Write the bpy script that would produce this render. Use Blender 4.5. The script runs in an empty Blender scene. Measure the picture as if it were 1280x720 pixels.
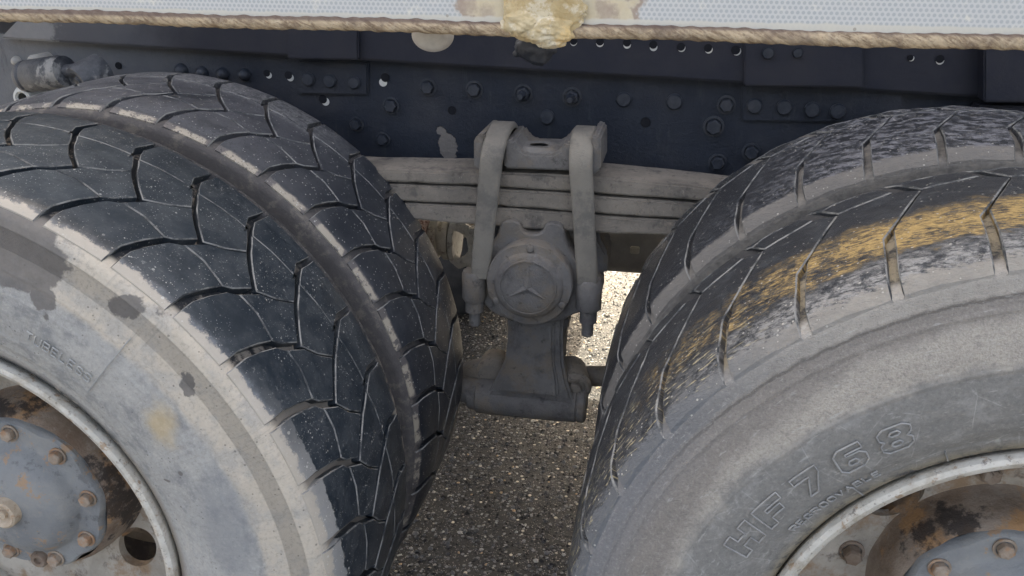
import bpy, bmesh, math, random
from mathutils import Vector, Matrix, noise
random.seed(4)
R = math.radians
scn = bpy.context.scene
col = scn.collection

# ------------------------------------------------------------------ camera
CAM = Vector((0.8922, -0.8167, 0.7706)); YAW, PITCH, ROLL, FPX = -0.1853, 0.3924, 0.0043, 1096.5
fwd = Vector((math.sin(YAW)*math.cos(PITCH), math.cos(YAW)*math.cos(PITCH), -math.sin(PITCH)))
rgt0 = Vector((math.cos(YAW), -math.sin(YAW), 0)); up0 = rgt0.cross(fwd)
rgt = math.cos(ROLL)*rgt0 + math.sin(ROLL)*up0; up = -math.sin(ROLL)*rgt0 + math.cos(ROLL)*up0
cd = bpy.data.cameras.new("camera"); cam = bpy.data.objects.new("camera", cd); col.objects.link(cam)
m = Matrix((rgt, up, -fwd)).transposed().to_4x4(); m.translation = CAM; cam.matrix_world = m
cd.sensor_width = 36; cd.lens = 36*FPX/1280; cd.clip_start = 0.02; cd.clip_end = 500
scn.camera = cam

def at(px, py, y):
    """point on the vertical plane at depth y that the photo shows at (px, py)"""
    d = (px-640)/FPX*rgt - (py-360)/FPX*up + fwd
    return CAM + d*((y-CAM.y)/d.y)

# ------------------------------------------------------------------ light
SUN_EL, SUN_AZ = 47, -12
w = bpy.data.worlds.new("World"); scn.world = w; w.use_nodes = True
nt = w.node_tree; nt.nodes.clear()
sky = nt.nodes.new('ShaderNodeTexSky'); sky.sky_type = 'NISHITA'; sky.sun_disc = False
sky.sun_elevation = R(SUN_EL); sky.sun_rotation = R(SUN_AZ); sky.air_density = 0.6; sky.dust_density = 9.0; sky.ozone_density = 1.0
bg = nt.nodes.new('ShaderNodeBackground'); bg.inputs[1].default_value = 0.15
wo = nt.nodes.new('ShaderNodeOutputWorld'); nt.links.new(sky.outputs[0], bg.inputs[0]); nt.links.new(bg.outputs[0], wo.inputs[0])
sd = bpy.data.lights.new("sun", 'SUN'); sd.energy = 2.1; sd.angle = R(0.6); sd.color = (1, .98, .95)
so = bpy.data.objects.new("sun", sd); col.objects.link(so)
sdir = Vector((math.sin(R(SUN_AZ))*math.cos(R(SUN_EL)), math.cos(R(SUN_AZ))*math.cos(R(SUN_EL)), math.sin(R(SUN_EL))))
so.rotation_euler = sdir.to_track_quat('Z', 'Y').to_euler()
vs = scn.view_settings; vs.view_transform = 'Standard'; vs.look = 'None'; vs.exposure = 3.0; vs.use_white_balance = True; vs.white_balance_temperature = 8300; vs.white_balance_tint = 6; vs.gamma = 1.0; vs.use_curve_mapping = False
scn.cycles.max_bounces = 8; scn.cycles.use_denoising = True

# ------------------------------------------------------------------ node helper
class G:
    def __init__(s, name, rough=.8, metal=0.0, spec=.5):
        s.m = bpy.data.materials.new(name); s.m.use_nodes = True; s.t = s.m.node_tree
        s.b = s.t.nodes['Principled BSDF']; s.b.inputs['Roughness'].default_value = rough
        s.b.inputs['Metallic'].default_value = metal; s.b.inputs['Specular IOR Level'].default_value = spec
        s._tc = s._geo = None
    def n(s, t, **kw):
        x = s.t.nodes.new(t)
        for k, v in kw.items(): setattr(x, k, v)
        return x
    def put(s, sock, v):
        if hasattr(v, 'is_output') or isinstance(v, bpy.types.NodeSocket): s.t.links.new(v, sock)
        elif isinstance(v, (tuple, list)) and len(v) == 3 and sock.type == 'RGBA': sock.default_value = (*v, 1)
        else: sock.default_value = v
    def obj(s):
        if not s._tc: s._tc = s.n('ShaderNodeTexCoord')
        return s._tc.outputs['Object']
    def pos(s):
        if not s._geo: s._geo = s.n('ShaderNodeNewGeometry')
        return s._geo.outputs['Position']
    def ma(s, op, a, b=0.0, c=0.0):
        x = s.n('ShaderNodeMath', operation=op)
        for i, v in enumerate((a, b, c)): s.put(x.inputs[i], v)
        return x.outputs[0]
    def xyz(s, v):
        x = s.n('ShaderNodeSeparateXYZ'); s.put(x.inputs[0], v); return x.outputs
    def comb(s, a, b, c=0.0):
        x = s.n('ShaderNodeCombineXYZ')
        for i, v in enumerate((a, b, c)): s.put(x.inputs[i], v)
        return x.outputs[0]
    def scale(s, v, sc):
        x = s.n('ShaderNodeVectorMath', operation='MULTIPLY'); s.put(x.inputs[0], v); x.inputs[1].default_value = sc; return x.outputs[0]
    def sub(s, v, c):
        x = s.n('ShaderNodeVectorMath', operation='SUBTRACT'); s.put(x.inputs[0], v); x.inputs[1].default_value = c; return x.outputs[0]
    def noise(s, v, sc, det=4, rough=.55, dist=0.0):
        x = s.n('ShaderNodeTexNoise'); s.put(x.inputs['Vector'], v); x.inputs['Scale'].default_value = sc
        x.inputs['Detail'].default_value = det; x.inputs['Roughness'].default_value = rough; x.inputs['Distortion'].default_value = dist
        return x.outputs['Fac']
    def vor(s, v, sc, out='Distance', rnd=1.0, feat='F1'):
        x = s.n('ShaderNodeTexVoronoi', feature=feat); s.put(x.inputs['Vector'], v); x.inputs['Scale'].default_value = sc
        x.inputs['Randomness'].default_value = rnd; return x.outputs[out]
    def ss(s, v, a, b):
        """smooth step of v from a (0) to b (1); a may exceed b"""
        x = s.n('ShaderNodeMapRange', interpolation_type='SMOOTHSTEP'); s.put(x.inputs[0], v)
        if a < b: x.inputs[1].default_value = a; x.inputs[2].default_value = b
        else: x.inputs[1].default_value = b; x.inputs[2].default_value = a; x.inputs[3].default_value = 1; x.inputs[4].default_value = 0
        return x.outputs[0]
    def mix(s, f, a, b):
        x = s.n('ShaderNodeMix', data_type='RGBA'); s.put(x.inputs[0], f); s.put(x.inputs[6], a); s.put(x.inputs[7], b); return x.outputs[2]
    def mixf(s, f, a, b):
        x = s.n('ShaderNodeMix', data_type='FLOAT'); s.put(x.inputs[0], f); s.put(x.inputs[2], a); s.put(x.inputs[3], b); return x.outputs[0]
    def mul(s, *v):
        r = v[0]
        for q in v[1:]: r = s.ma('MULTIPLY', r, q)
        return r
    def mx(s, *v):
        r = v[0]
        for q in v[1:]: r = s.ma('MAXIMUM', r, q)
        return r
    def bump(s, h, dist=.001, strength=1.0):
        x = s.n('ShaderNodeBump'); s.put(x.inputs['Height'], h); x.inputs['Distance'].default_value = dist; x.inputs['Strength'].default_value = strength
        s.t.links.new(x.outputs[0], s.b.inputs['Normal'])
    def specks(s, v, sc, thr, keep=.5):
        """scattered round specks: small ones of radius thr (in cell units), only some of the cells"""
        x = s.n('ShaderNodeTexVoronoi'); s.put(x.inputs['Vector'], v); x.inputs['Scale'].default_value = sc
        cr = s.xyz(x.outputs['Color'])
        rad = s.ma('MULTIPLY', cr[1], thr)
        a = s.ma('LESS_THAN', x.outputs['Distance'], rad)
        return s.ma('MULTIPLY', a, s.ma('LESS_THAN', cr[0], keep))
    def blob(s, v, c, rad, amp=.02, sc=40, soft=.004, stretch=(1, 1, 1)):
        d = s.scale(s.sub(v, c), stretch)
        x = s.n('ShaderNodeVectorMath', operation='LENGTH'); s.put(x.inputs[0], d)
        nz = s.ma('MULTIPLY_ADD', s.noise(v, sc, 4, .6), amp*2, -amp)
        return s.ss(s.ma('ADD', x.outputs['Value'], nz), rad+soft, rad-soft)
    def done(s, c, rough=None):
        s.put(s.b.inputs['Base Color'], c)
        if rough is not None: s.put(s.b.inputs['Roughness'], rough)
        return s.m

WB = 1.3225            # distance between the two axles
GZ = -0.518
# ------------------------------------------------------------------ materials
def polar(g, cx):
    """(angle from the top in degrees, depth y, radius) of a world point about the axle at cx"""
    p = g.xyz(g.pos()); dx = g.ma('SUBTRACT', p[0], cx)
    th = g.ma('MULTIPLY', g.ma('ARCTAN2', dx, p[2]), 57.2958)
    r = g.ma('SQRT', g.ma('ADD', g.ma('MULTIPLY', dx, dx), g.ma('MULTIPLY', p[2], p[2])))
    return th, p[1], r

def m_tread_left():
    g = G("tread_rubber", .42); P = g.pos(); th, y, r = polar(g, 0)
    c = g.mix(g.noise(P, 7, 5, .6), (.011, .018, .026), (.024, .034, .045))
    film_sheen = g.mul(g.ss(g.noise(P, 26, 6, .72), .38, .68), .6)
    c = g.mix(film_sheen, c, (.075, .085, .095))
    sm = g.mul(g.ss(g.noise(P, 90, 5, .75), .55, .8), .35); c = g.mix(sm, c, (.16, .16, .155))
    # scuffed, dusty outer rounding of the shoulder
    e = g.ma('ADD', y, g.ma('MULTIPLY', g.noise(P, 45, 5, .7), .030))
    sh = g.ss(e, .016, .001); c = g.mix(g.mul(sh, .7), c, g.mix(g.noise(P, 140, 5, .75), (.10, .115, .135), (.28, .295, .31)))
    low = g.mul(g.ss(th, 55, 78), g.ss(g.ma('ADD', e, g.ma('MULTIPLY', th, -.0002)), .013, .010)); c = g.mix(g.mul(low, .9), c, g.mix(g.noise(P, 60, 5, .7), (.26, .27, .275), (.38, .37, .35)))
    tn = g.ss(g.ma('ADD', y, g.ma('MULTIPLY_ADD', g.noise(P, 38, 6, .75), .036, -.018)), -.006, -.0105)
    c = g.mix(g.mul(tn, .92), c, g.mix(g.noise(P, 45, 6, .7), (.36, .325, .275), (.54, .485, .41)))
    sp = g.mul(g.mx(g.specks(P, 260, .30, .34), g.specks(P, 95, .20, .14), g.specks(P, 480, .30, .40)), g.ss(g.noise(P, 16, 4, .65), .36, .62))
    c = g.mix(g.mul(g.ss(g.noise(P, 150, 5, .8), .585, .66), g.ss(g.noise(P, 13, 4, .6), .40, .60), .55), c, (.26, .27, .265)); c = g.mix(g.mul(sp, .85), c, (.55, .54, .50))
    g.bump(g.ma('ADD', g.noise(P, 60, 6, .7), g.mul(sp, .6)), .0012, .6)
    return g.done(c, g.mixf(g.ss(g.noise(P, 12, 4, .6), .35, .7), .28, .50))

def m_tread_inner_left():
    g = G("inner_tread_rubber", .40); P = g.pos(); th, y, r = polar(g, 0)
    c = g.mix(g.noise(P, 7, 5, .6), (.018, .022, .029), (.034, .040, .050))
    c = g.mix(g.mul(g.ss(g.noise(P, 34, 6, .7), .4, .75), .45), c, (.085, .09, .10))
    n2 = g.noise(P, 45, 6, .7); cell = g.ma('ABSOLUTE', g.ma('SUBTRACT', g.ma('FRACT', g.ma('DIVIDE', g.ma('SUBTRACT', th, 35.6), 9.474)), .5))
    rw = g.ma('ADD', r, g.ma('MULTIPLY_ADD', n2, .006, -.003))
    yw = g.ma('ADD', y, g.ma('MULTIPLY_ADD', n2, .012, -.006)); flank = g.ss(yw, .3625, .3590); c = g.mix(flank, c, g.mix(g.noise(P, 18, 5, .7), (.075, .070, .072), (.17, .155, .15)))
    clay = g.mul(g.ss(g.noise(P, 24, 6, .75), .42, .48), g.ss(g.ma('MULTIPLY_ADD', n2, .35, cell), .52, .46), g.ss(rw, .5285, .5265), g.ss(rw, .511, .514), g.ss(yw, .3600, .3575)); c = g.mix(clay, c, (.40, .355, .29))
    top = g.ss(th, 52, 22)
    film_sheen = g.mul(top, g.ss(y, .352, .375), g.ss(g.noise(P, 12, 5, .65), .30, .55), .75); c = g.mix(film_sheen, c, (.12, .122, .135)); gr = g.mul(g.ss(g.noise(P, 260, 3, .7), .56, .62), top, .75); c = g.mix(gr, c, (.03, .032, .038))  # grey sky sheen painted into the colour of the upper tread
    far = g.mul(g.ss(y, .54, .56), g.ss(g.noise(P, 120, 5, .75), .42, .6), g.ss(th, 45, 28)); c = g.mix(g.mul(far, .7), c, (.27, .27, .27))
    sp = g.mx(g.specks(P, 260, .34, .28), g.specks(P, 120, .20, .2)); c = g.mix(g.mul(sp, .8), c, (.5, .49, .45))
    g.bump(g.ma('ADD', g.noise(P, 80, 6, .7), sp), .0012, .6)
    return g.done(c, g.mixf(g.ss(g.noise(P, 14, 4, .6), .35, .7), .34, .55))

def m_edge():
    g = G("dusty_tread_edge", .7); P = g.pos()
    return g.done(g.mix(g.ss(g.noise(P, 30, 5, .7), .35, .62), (.03, .036, .042), (.26, .26, .25)))

def m_tread_right(inner):
    g = G("scuffed_tread_rubber" if not inner else "wet_tread_rubber", .5); P = g.pos(); th, y, r = polar(g, WB)
    # scuffs that run a little askew round the tyre
    v = g.comb(g.ma('MULTIPLY', th, .13), g.ma('MULTIPLY_ADD', th, .05, g.ma('MULTIPLY', y, 22)))
    v2 = g.comb(g.ma('MULTIPLY', th, .42), g.ma('MULTIPLY_ADD', th, .26, g.ma('MULTIPLY', y, 130)))
    st = g.noise(v, 2.2, 6, .68, .4); st2 = g.noise(v2, 1.6, 6, .75, .2)
    c = g.mix(g.noise(P, 9, 5, .6), (.018, .021, .027), (.036, .040, .048))
    if not inner:
        c = g.mix(g.mul(g.ss(st, .45, .7), .6), c, (.075, .085, .095))
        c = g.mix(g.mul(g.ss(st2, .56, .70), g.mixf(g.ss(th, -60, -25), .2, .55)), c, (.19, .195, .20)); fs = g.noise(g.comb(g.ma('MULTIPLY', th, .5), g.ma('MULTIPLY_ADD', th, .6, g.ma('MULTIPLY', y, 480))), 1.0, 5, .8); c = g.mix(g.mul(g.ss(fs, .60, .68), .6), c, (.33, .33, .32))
        yw = g.ma('ADD', y, g.ma('MULTIPLY_ADD', st, .09, -.045))
        hi = g.ss(th, -78, -20)
        # pale scraped rubber towards the outer edge
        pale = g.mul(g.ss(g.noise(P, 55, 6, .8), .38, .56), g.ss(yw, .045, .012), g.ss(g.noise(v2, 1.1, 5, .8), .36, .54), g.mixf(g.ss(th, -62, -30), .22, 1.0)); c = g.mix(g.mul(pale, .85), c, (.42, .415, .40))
        # ochre clay band rubbed along the tread
        band = g.mul(g.ss(yw, .030, .050), g.ss(yw, .142, .105), g.ss(g.ma('ADD', g.ma('ADD', g.noise(v2, 1.9, 6, .8), g.mixf(g.ss(th, -50, -22), -.13, 0.0)), g.ma('MULTIPLY_ADD', g.noise(P, 30, 6, .75), .6, -.30)), .36, .60), g.ss(th, -66, -50))
        c = g.mix(g.mul(band, .9), c, g.mix(g.noise(P, 160, 4, .7), (.42, .29, .12), (.78, .53, .21)))
        v3 = g.comb(g.ma('MULTIPLY', th, .35), g.ma('MULTIPLY_ADD', th, .22, g.ma('MULTIPLY', y, 220)))
        straw = g.mul(g.ss(g.noise(v3, 1.2, 4, .6), .57, .63), g.ss(th, -36, -48), g.ss(y, .13, .05)); c = g.mix(g.mul(straw, .9), c, (.50, .44, .28))
    else:
        c = g.mix(g.mul(g.ss(st, .5, .7), .4), c, (.07, .08, .095))
        c = g.mix(g.mul(g.ss(st2, .5, .66), g.ss(th, -75, -35), g.ss(y, .50, .42), .8), c, (.25, .255, .27))
        wet_sheen = g.mul(g.ss(g.noise(v, 3.1, 7, .8), .50, .54), g.ss(th, -42, -20)); c = g.mix(g.mul(wet_sheen, .7), c, (.30, .30, .325))  # pale sheen along the upper tread, painted as colour streaks
        gr = g.mul(g.specks(P, 300, .4, .5), g.ss(y, .50, .56)); c = g.mix(gr, c, (.55, .53, .48))
    if inner:
        rw = g.ma('ADD', r, g.ma('MULTIPLY_ADD', g.noise(P, 45, 6, .7), .008, -.004))
        yw = g.ma('ADD', y, g.ma('MULTIPLY_ADD', st2, .030, -.015)); flank = g.ss(yw, .372, .366); c = g.mix(flank, c, g.mix(g.noise(P, 16, 5, .7), (.16, .155, .15), (.29, .27, .245)))
    if not inner:
        tn = g.ss(g.ma('ADD', y, g.ma('MULTIPLY_ADD', st2, .060, -.030)), -.002, -.010)
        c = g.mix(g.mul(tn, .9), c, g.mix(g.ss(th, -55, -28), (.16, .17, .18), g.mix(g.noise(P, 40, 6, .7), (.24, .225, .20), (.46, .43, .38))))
    sp = g.mx(g.specks(P, 240, .32, .22), g.specks(P, 100, .16, .15)); c = g.mix(g.mul(sp, .8), c, (.55, .53, .48))
    g.bump(g.ma('ADD', g.ma('ADD', g.mul(st2, .9), g.mul(g.noise(P, 150, 6, .8), 1.2)), sp), .0030, .9)
    lum = g.n('ShaderNodeRGBToBW'); g.put(lum.inputs[0], c)
    return g.done(c, g.mixf(g.ss(lum.outputs[0], .04, .22), .36 if inner else .42, .85))

def m_carcass(name, cx, left, inner):
    g = G(name, .85); P = g.pos(); th, y, r = polar(g, cx)
    yo = .3680 if inner else 0.0
    yr = g.ma('SUBTRACT', y, yo)
    ang = g.comb(g.ma('MULTIPLY', th, .11), g.ma('MULTIPLY', r, 22))
    n1 = g.noise(P, 9, 6, .62); n2 = g.noise(P, 45, 6, .7); n3 = g.noise(P, 320, 3, .7); na = g.noise(ang, 1.6, 6, .65)
    rw = g.ma('ADD', r, g.ma('MULTIPLY_ADD', n1, .05, -.025))
    rwa = g.ma('ADD', r, g.ma('MULTIPLY_ADD', n2, .012, -.006))
    if inner:
        c = g.mix(n2, (.055, .052, .055), (.15, .138, .132))
        c = g.mix(g.mul(g.ss(n2, .5, .66), .6), c, (.22, .195, .165))
        if left:      # clay left on the lug flanks
            cell = g.ma('ABSOLUTE', g.ma('SUBTRACT', g.ma('FRACT', g.ma('DIVIDE', g.ma('SUBTRACT', th, 34.6), 9.474)), .5))
            pat = g.mul(g.ss(g.ma('MULTIPLY_ADD', n2, .35, cell), .54, .50), g.ss(rwa, .500, .504), g.ss(rwa, .523, .518), g.ss(g.ma('ADD', y, g.ma('MULTIPLY', n2, .004)), .343, .340))
            c = g.mix(pat, c, (.36, .32, .26))
        else:
            c = g.mix(g.ss(n2, .3, .6), (.11, .105, .10), (.21, .195, .175))
    elif left:
        grey = g.mix(n2, (.29, .29, .28), (.43, .42, .395))
        grey = g.mix(g.mul(g.ss(na, .47, .66), .7), grey, (.19, .20, .205))
        grey = g.mix(g.mul(g.ss(n1, .5, .68), .6), grey, (.47, .455, .42))
        tan = g.mix(n2, (.44, .385, .31), (.60, .535, .445))
        tan = g.mix(g.mul(g.ss(g.noise(P, 22, 6, .72), .46, .64), .65), tan, (.36, .345, .32))
        c = g.mix(g.ss(rwa, .440, .452), grey, tan)
        rad = g.noise(g.comb(g.ma('MULTIPLY', th, 1.3), g.ma('MULTIPLY', r, 9)), 1.0, 5, .7); c = g.mix(g.mul(g.ss(rad, .52, .70), .35), c, (.25, .24, .225))
        fine = g.noise(P, 210, 4, .75); c = g.mix(g.mul(g.ss(fine, .52, .64), .28), c, (.17, .165, .155)); c = g.mix(g.mul(g.ss(fine, .46, .36), .25), c, (.60, .57, .51))
        spk = g.mul(g.specks(P, 190, .28, .2), .6); c = g.mix(spk, c, (.10, .095, .09))
        # wet, bare patches where the dust has gone
        bare = g.mx(g.blob(P, at(28, 330, -.03), .030, .011, 60, .002, (.55, 1, 1)), g.blob(P, at(-20, 290, -.03), .05, .011, 60, .002, (.6, 1, 1)), g.blob(P, at(58, 372, -.03), .016, .008, 80, .0015), g.blob(P, at(62, 392, -.03), .007, .004, 90, .001, (1.4, 1, .6)),
                    g.blob(P, at(158, 384, -.03), .016, .009, 90, .0015, (.7, 1, 1.2)), g.blob(P, at(205, 388, -.03), .013, .008, 90, .0015, (.7, 1, 1)), g.blob(P, at(235, 480, -.03), .010, .007, 110, .001, (1.2, 1, .7)), g.blob(P, at(230, 420, -.03), .008, .006, 110, .001, (1.8, 1, .6)),
                    g.blob(P, at(228, 590, -.03), .005, .002, 110, .0006), g.blob(P, at(206, 602, -.03), .0045, .002, 110, .0006, (.6, 1, 2)), g.blob(P, at(95, 300, -.03), .02, .01, 70, .002, (.6, 1, 1.4)))
        c = g.mix(g.mul(bare, .88), c, g.mix(g.noise(P, 70, 6, .75), (.075, .07, .068), (.21, .195, .18)))
        och = g.blob(P, at(205, 530, -.03), .022, .02, 35, .014, (1.3, 1, .8)); c = g.mix(g.mul(och, .55), c, (.60, .44, .22))
        bot = g.blob(P, at(285, 655, -.03), .05, .03, 30, .02, (1.5, 1, .7)); c = g.mix(g.mul(bot, .5), c, (.22, .23, .24))
        # muddy groove floors
        fl = g.ss(y, -.012, .0); mud = g.mul(g.ss(g.ma('ADD', n2, g.ma('MULTIPLY', g.ss(th, 45, 75), .35)), .5, .62), g.ss(y, .27, .20), .8)
        c = g.mix(fl, c, g.mix(mud, (.022, .024, .028), (.33, .285, .235)))
        bn = g.ss(g.ma('ADD', y, g.ma('MULTIPLY', n2, .012)), .262, .270); bc = g.mix(g.ss(n2, .35, .6), (.020, .022, .027), (.070, .068, .070)); bc = g.mix(g.mul(g.ss(g.noise(P, 210, 5, .8), .55, .62), .7), bc, (.012, .013, .016))
        bc = g.mix(g.mul(g.ss(g.noise(P, 150, 5, .75), .48, .60), .6), bc, (.14, .13, .125)); bc = g.mix(g.mul(g.ss(y, .2845, .2865), .7), bc, (.10, .092, .09)); bc = g.mix(g.mul(g.specks(P, 280, .34, .25), .7), bc, (.45, .44, .40)); c = g.mix(bn, c, bc)
        c = g.mix(g.mul(g.ss(th, 62, 78), bn, g.ss(n2, .45, .55)), c, (.30, .26, .21))
    else:
        grey = g.mix(n2, (.17, .168, .16), (.275, .265, .245))
        grey = g.mix(g.mul(g.ss(na, .5, .66), .5), grey, (.36, .35, .33))
        grey = g.mix(g.mul(g.specks(P, 90, .12, .2), .6), grey, (.5, .48, .44))
        tan = g.mix(n2, (.34, .31, .27), (.50, .46, .40))
        brn = g.mix(n2, (.17, .155, .14), (.27, .245, .22))
        rr = g.ma('ADD', rw, g.ma('MULTIPLY', g.ma('ADD', th, 45), -.0006))    # the bands drift outwards towards the top
        tb = g.ss(g.ma('ADD', rwa, g.ma('MULTIPLY_ADD', g.noise(P, 16, 5, .7), .06, -.03)), .405, .428); c = g.mix(tb, grey, tan)
        c = g.mix(g.mul(g.ss(rr, .432, .458), .85), c, brn)
        c = g.mix(g.mul(g.ss(rr, .485, .50), g.ss(th, -60, -30), .8), c, (.44, .42, .39))
        fine = g.mul(g.ss(g.noise(P, 420, 3, .7), .40, .6), g.ss(r, .410, .425)); c = g.mix(g.mul(fine, .28), c, (.16, .145, .13))
        fk = g.ss(rwa, .484, .488); c = g.mix(g.mul(fk, .8), c, g.mix(g.ss(th, -55, -28), (.16, .163, .165), g.mix(g.noise(P, 30, 6, .75), (.26, .24, .21), (.47, .44, .39)))); ln = g.mul(g.ss(g.ma('ABSOLUTE', g.ma('SUBTRACT', rwa, .4825)), .0025, .0008), .6); c = g.mix(ln, c, (.12, .11, .10)); lo = g.mul(g.ss(rwa, .45, .48), g.ss(th, -45, -66)); c = g.mix(g.mul(lo, .6), c, (.20, .20, .205))
        sc = g.mul(g.ss(g.noise(g.comb(g.ma('MULTIPLY', th, .3), g.ma('MULTIPLY', r, 160)), 1.0, 3, .6), .62, .70), .4); c = g.mix(sc, c, (.5, .49, .46))
        fn = g.noise(P, 240, 4, .75); c = g.mix(g.mul(g.ss(fn, .52, .64), .30), c, (.11, .105, .10)); c = g.mix(g.mul(g.ss(fn, .45, .36), .22), c, (.48, .46, .42))
        crk = g.mul(g.ss(g.vor(g.comb(g.ma('MULTIPLY', th, .12), g.ma('MULTIPLY', r, 14)), 1.5, 'Distance', 1.0, 'DISTANCE_TO_EDGE'), .018, .006), g.ss(r, .42, .40), g.ss(na, .45, .6), .35); c = g.mix(crk, c, (.5, .49, .46))
        fl = g.ss(y, -.008, .006)
        c = g.mix(fl, c, g.mix(g.mul(g.ss(n2, .35, .55), g.ss(y, .15, .08)), (.05, .05, .052), (.30, .26, .19)))
    h = g.ma('ADD', g.mul(n3, .35), g.mul(n2, .6))
    if left and not inner:   # fine knurled band
        k = g.mul(g.ss(r, .474, .476), g.ss(r, .4995, .4975))
        wv = g.ma('MULTIPLY', g.ma('SINE', g.ma('MULTIPLY', th, 32.0)), g.ma('SINE', g.ma('MULTIPLY', r, 2600)))
        h = g.ma('ADD', h, g.mul(wv, k, .55)); c = g.mix(g.mul(g.ss(wv, -.2, -.8), k, .16), c, (.16, .15, .14))
    if not left and not inner:
        h = g.ma('ADD', h, g.mul(g.noise(P, 600, 2, .6), g.ss(r, .410, .425), .9))
    if left and not inner: h = g.ma('ADD', h, g.mul(bn, g.noise(P, 110, 6, .8), 2.2))
    g.bump(h, .0016 if not inner else .003, .8)
    return g.done(c)

def m_simple(name, a, b, sc=20, rough=.8, bump=.001, extra=None, metal=0.0, spec=.5, bsc=120):
    g = G(name, rough, metal, spec); P = g.pos()
    c = g.mix(g.ss(g.noise(P, sc, 6, .65), .3, .7), a, b)
    for (col3, s2, lo, hi, amt) in (extra or ()):
        c = g.mix(g.mul(g.ss(g.noise(g.sub(P, (s2, 1.3, .7)), s2, 6, .7), lo, hi), amt), c, col3)
    if bump: g.bump(g.ma('ADD', g.noise(P, bsc, 6, .7), g.noise(P, sc, 4, .6)), bump, .8)
    return g.done(c)

def m_rail():
    g = G("rail_paint", .6); P = g.pos()
    c = g.mix(g.ss(g.noise(P, 9, 5, .6), .3, .7), (.006, .012, .025), (.013, .020, .034))
    n = g.noise(P, 150, 5, .75); c = g.mix(g.mul(g.ss(n, .55, .68), .5), c, (.012, .014, .020))
    dust = g.mul(g.ss(g.noise(P, 5, 4, .6), .45, .7), .5); c = g.mix(dust, c, (.060, .060, .068))
    x = g.xyz(P)[0]; c = g.mix(g.mul(g.ss(x, .1, -.35), .85), c, g.mix(g.noise(P, 40, 5, .7), (.15, .16, .175), (.22, .225, .235)))  # lit left end of the web put into the colour
    peel = g.mx(g.blob(P, at(560, 183, .8), .022, .014, 50, .001, (1.2, 1, .8)), g.blob(P, at(552, 163, .8), .009, .008, 60, .001)); c = g.mix(peel, c, (.20, .18, .165))
    stk = g.noise(g.scale(P, (55, 1, 9)), 1.0, 5, .7); c = g.mix(g.mul(g.ss(stk, .56, .70), .6), c, (.036, .042, .052)); g.bump(g.ma('ADD', n, g.ma('ADD', g.noise(P, 18, 4, .6), g.mul(peel, -.8))), .0022, .8)
    return g.done(c, g.mixf(g.noise(P, 30, 4, .6), .4, .75))

def m_upper():
    g = G("subframe_paint", .65); P = g.pos()
    c = g.mix(g.ss(g.noise(P, 8, 5, .6), .3, .7), (.010, .014, .028), (.026, .027, .038))
    x = g.ma('ADD', g.xyz(P)[0], g.ma('MULTIPLY', g.noise(P, 30, 4, .6), .12))
    c = g.mix(g.ss(x, -.245, -.262), c, g.mix(g.noise(P, 90, 5, .7), (.24, .24, .25), (.40, .395, .38)))
    c = g.mix(g.mul(g.ss(x, .05, -.15), .5), c, (.15, .155, .17))  # left end painted paler for the light falling there
    g.bump(g.noise(P, 120, 6, .7), .001, .6)
    return g.done(c)

def m_tape():
    """white retroreflective sheeting: hexagonal cells seen as grey dots, pale welded border lines"""
    g = G("reflective_tape", .35); p = g.xyz(g.pos())
    s = .0044
    u = g.ma('DIVIDE', p[0], s); v = g.ma('DIVIDE', p[2], s*1.732)
    def lat(o):
        a = g.ma('SUBTRACT', g.ma('FRACT', g.ma('ADD', u, o)), .5); b = g.ma('MULTIPLY', g.ma('SUBTRACT', g.ma('FRACT', g.ma('ADD', v, o)), .5), 1.732)
        return g.ma('SQRT', g.ma('ADD', g.ma('MULTIPLY', a, a), g.ma('MULTIPLY', b, b)))
    d = g.ma('MINIMUM', lat(0.0), lat(.5))
    n = g.noise(g.pos(), 10, 4, .6)
    dots = g.ss(d, .37, .27)
    c = g.mix(dots, (.56, .565, .55), g.mix(n, (.38, .41, .415), (.44, .465, .465)))
    c = g.mix(g.mul(g.ss(g.noise(g.pos(), 45, 5, .7), .60, .72), .5), c, (.78, .74, .62))
    ct = at(682, 0, -.033); sm = g.blob(g.pos(), ct, .074, .034, 30, .008, (1, 1, .6)); c = g.mix(g.mul(sm, .95), c, g.mix(g.noise(g.pos(), 70, 5, .75), (.54, .43, .25), (.66, .60, .46)))
    rim_ = g.mul(g.ss(g.ma('ABSOLUTE', g.ma('SUBTRACT', sm, .5)), .5, .1), .7); c = g.mix(rim_, c, (.30, .20, .15))
    for bx, by in ((606, 20), (756, 14), (586, 2), (768, 30)): c = g.mix(g.mul(g.blob(g.pos(), at(bx, by, -.033), .007, .011, 90, .003, (1, 1, .7)), .8), c, g.mix(g.noise(g.pos(), 200, 4, .7), (.26, .18, .14), (.55, .46, .36)))
    c = g.mix(g.mul(g.ss(g.noise(g.pos(), 6, 5, .6), .52, .70), .25), c, (.60, .56, .46))
    edge = g.ss(g.ma('ADD', p[2], g.ma('MULTIPLY', g.noise(g.pos(), 60, 4, .7), .006)), .7005, .6985)
    c = g.mix(g.mul(edge, .9), c, (.60, .575, .50))
    c = g.mix(g.mul(g.specks(g.pos(), 70, .14, .12), .7), c, (.30, .27, .22))
    return g.done(c)

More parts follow.
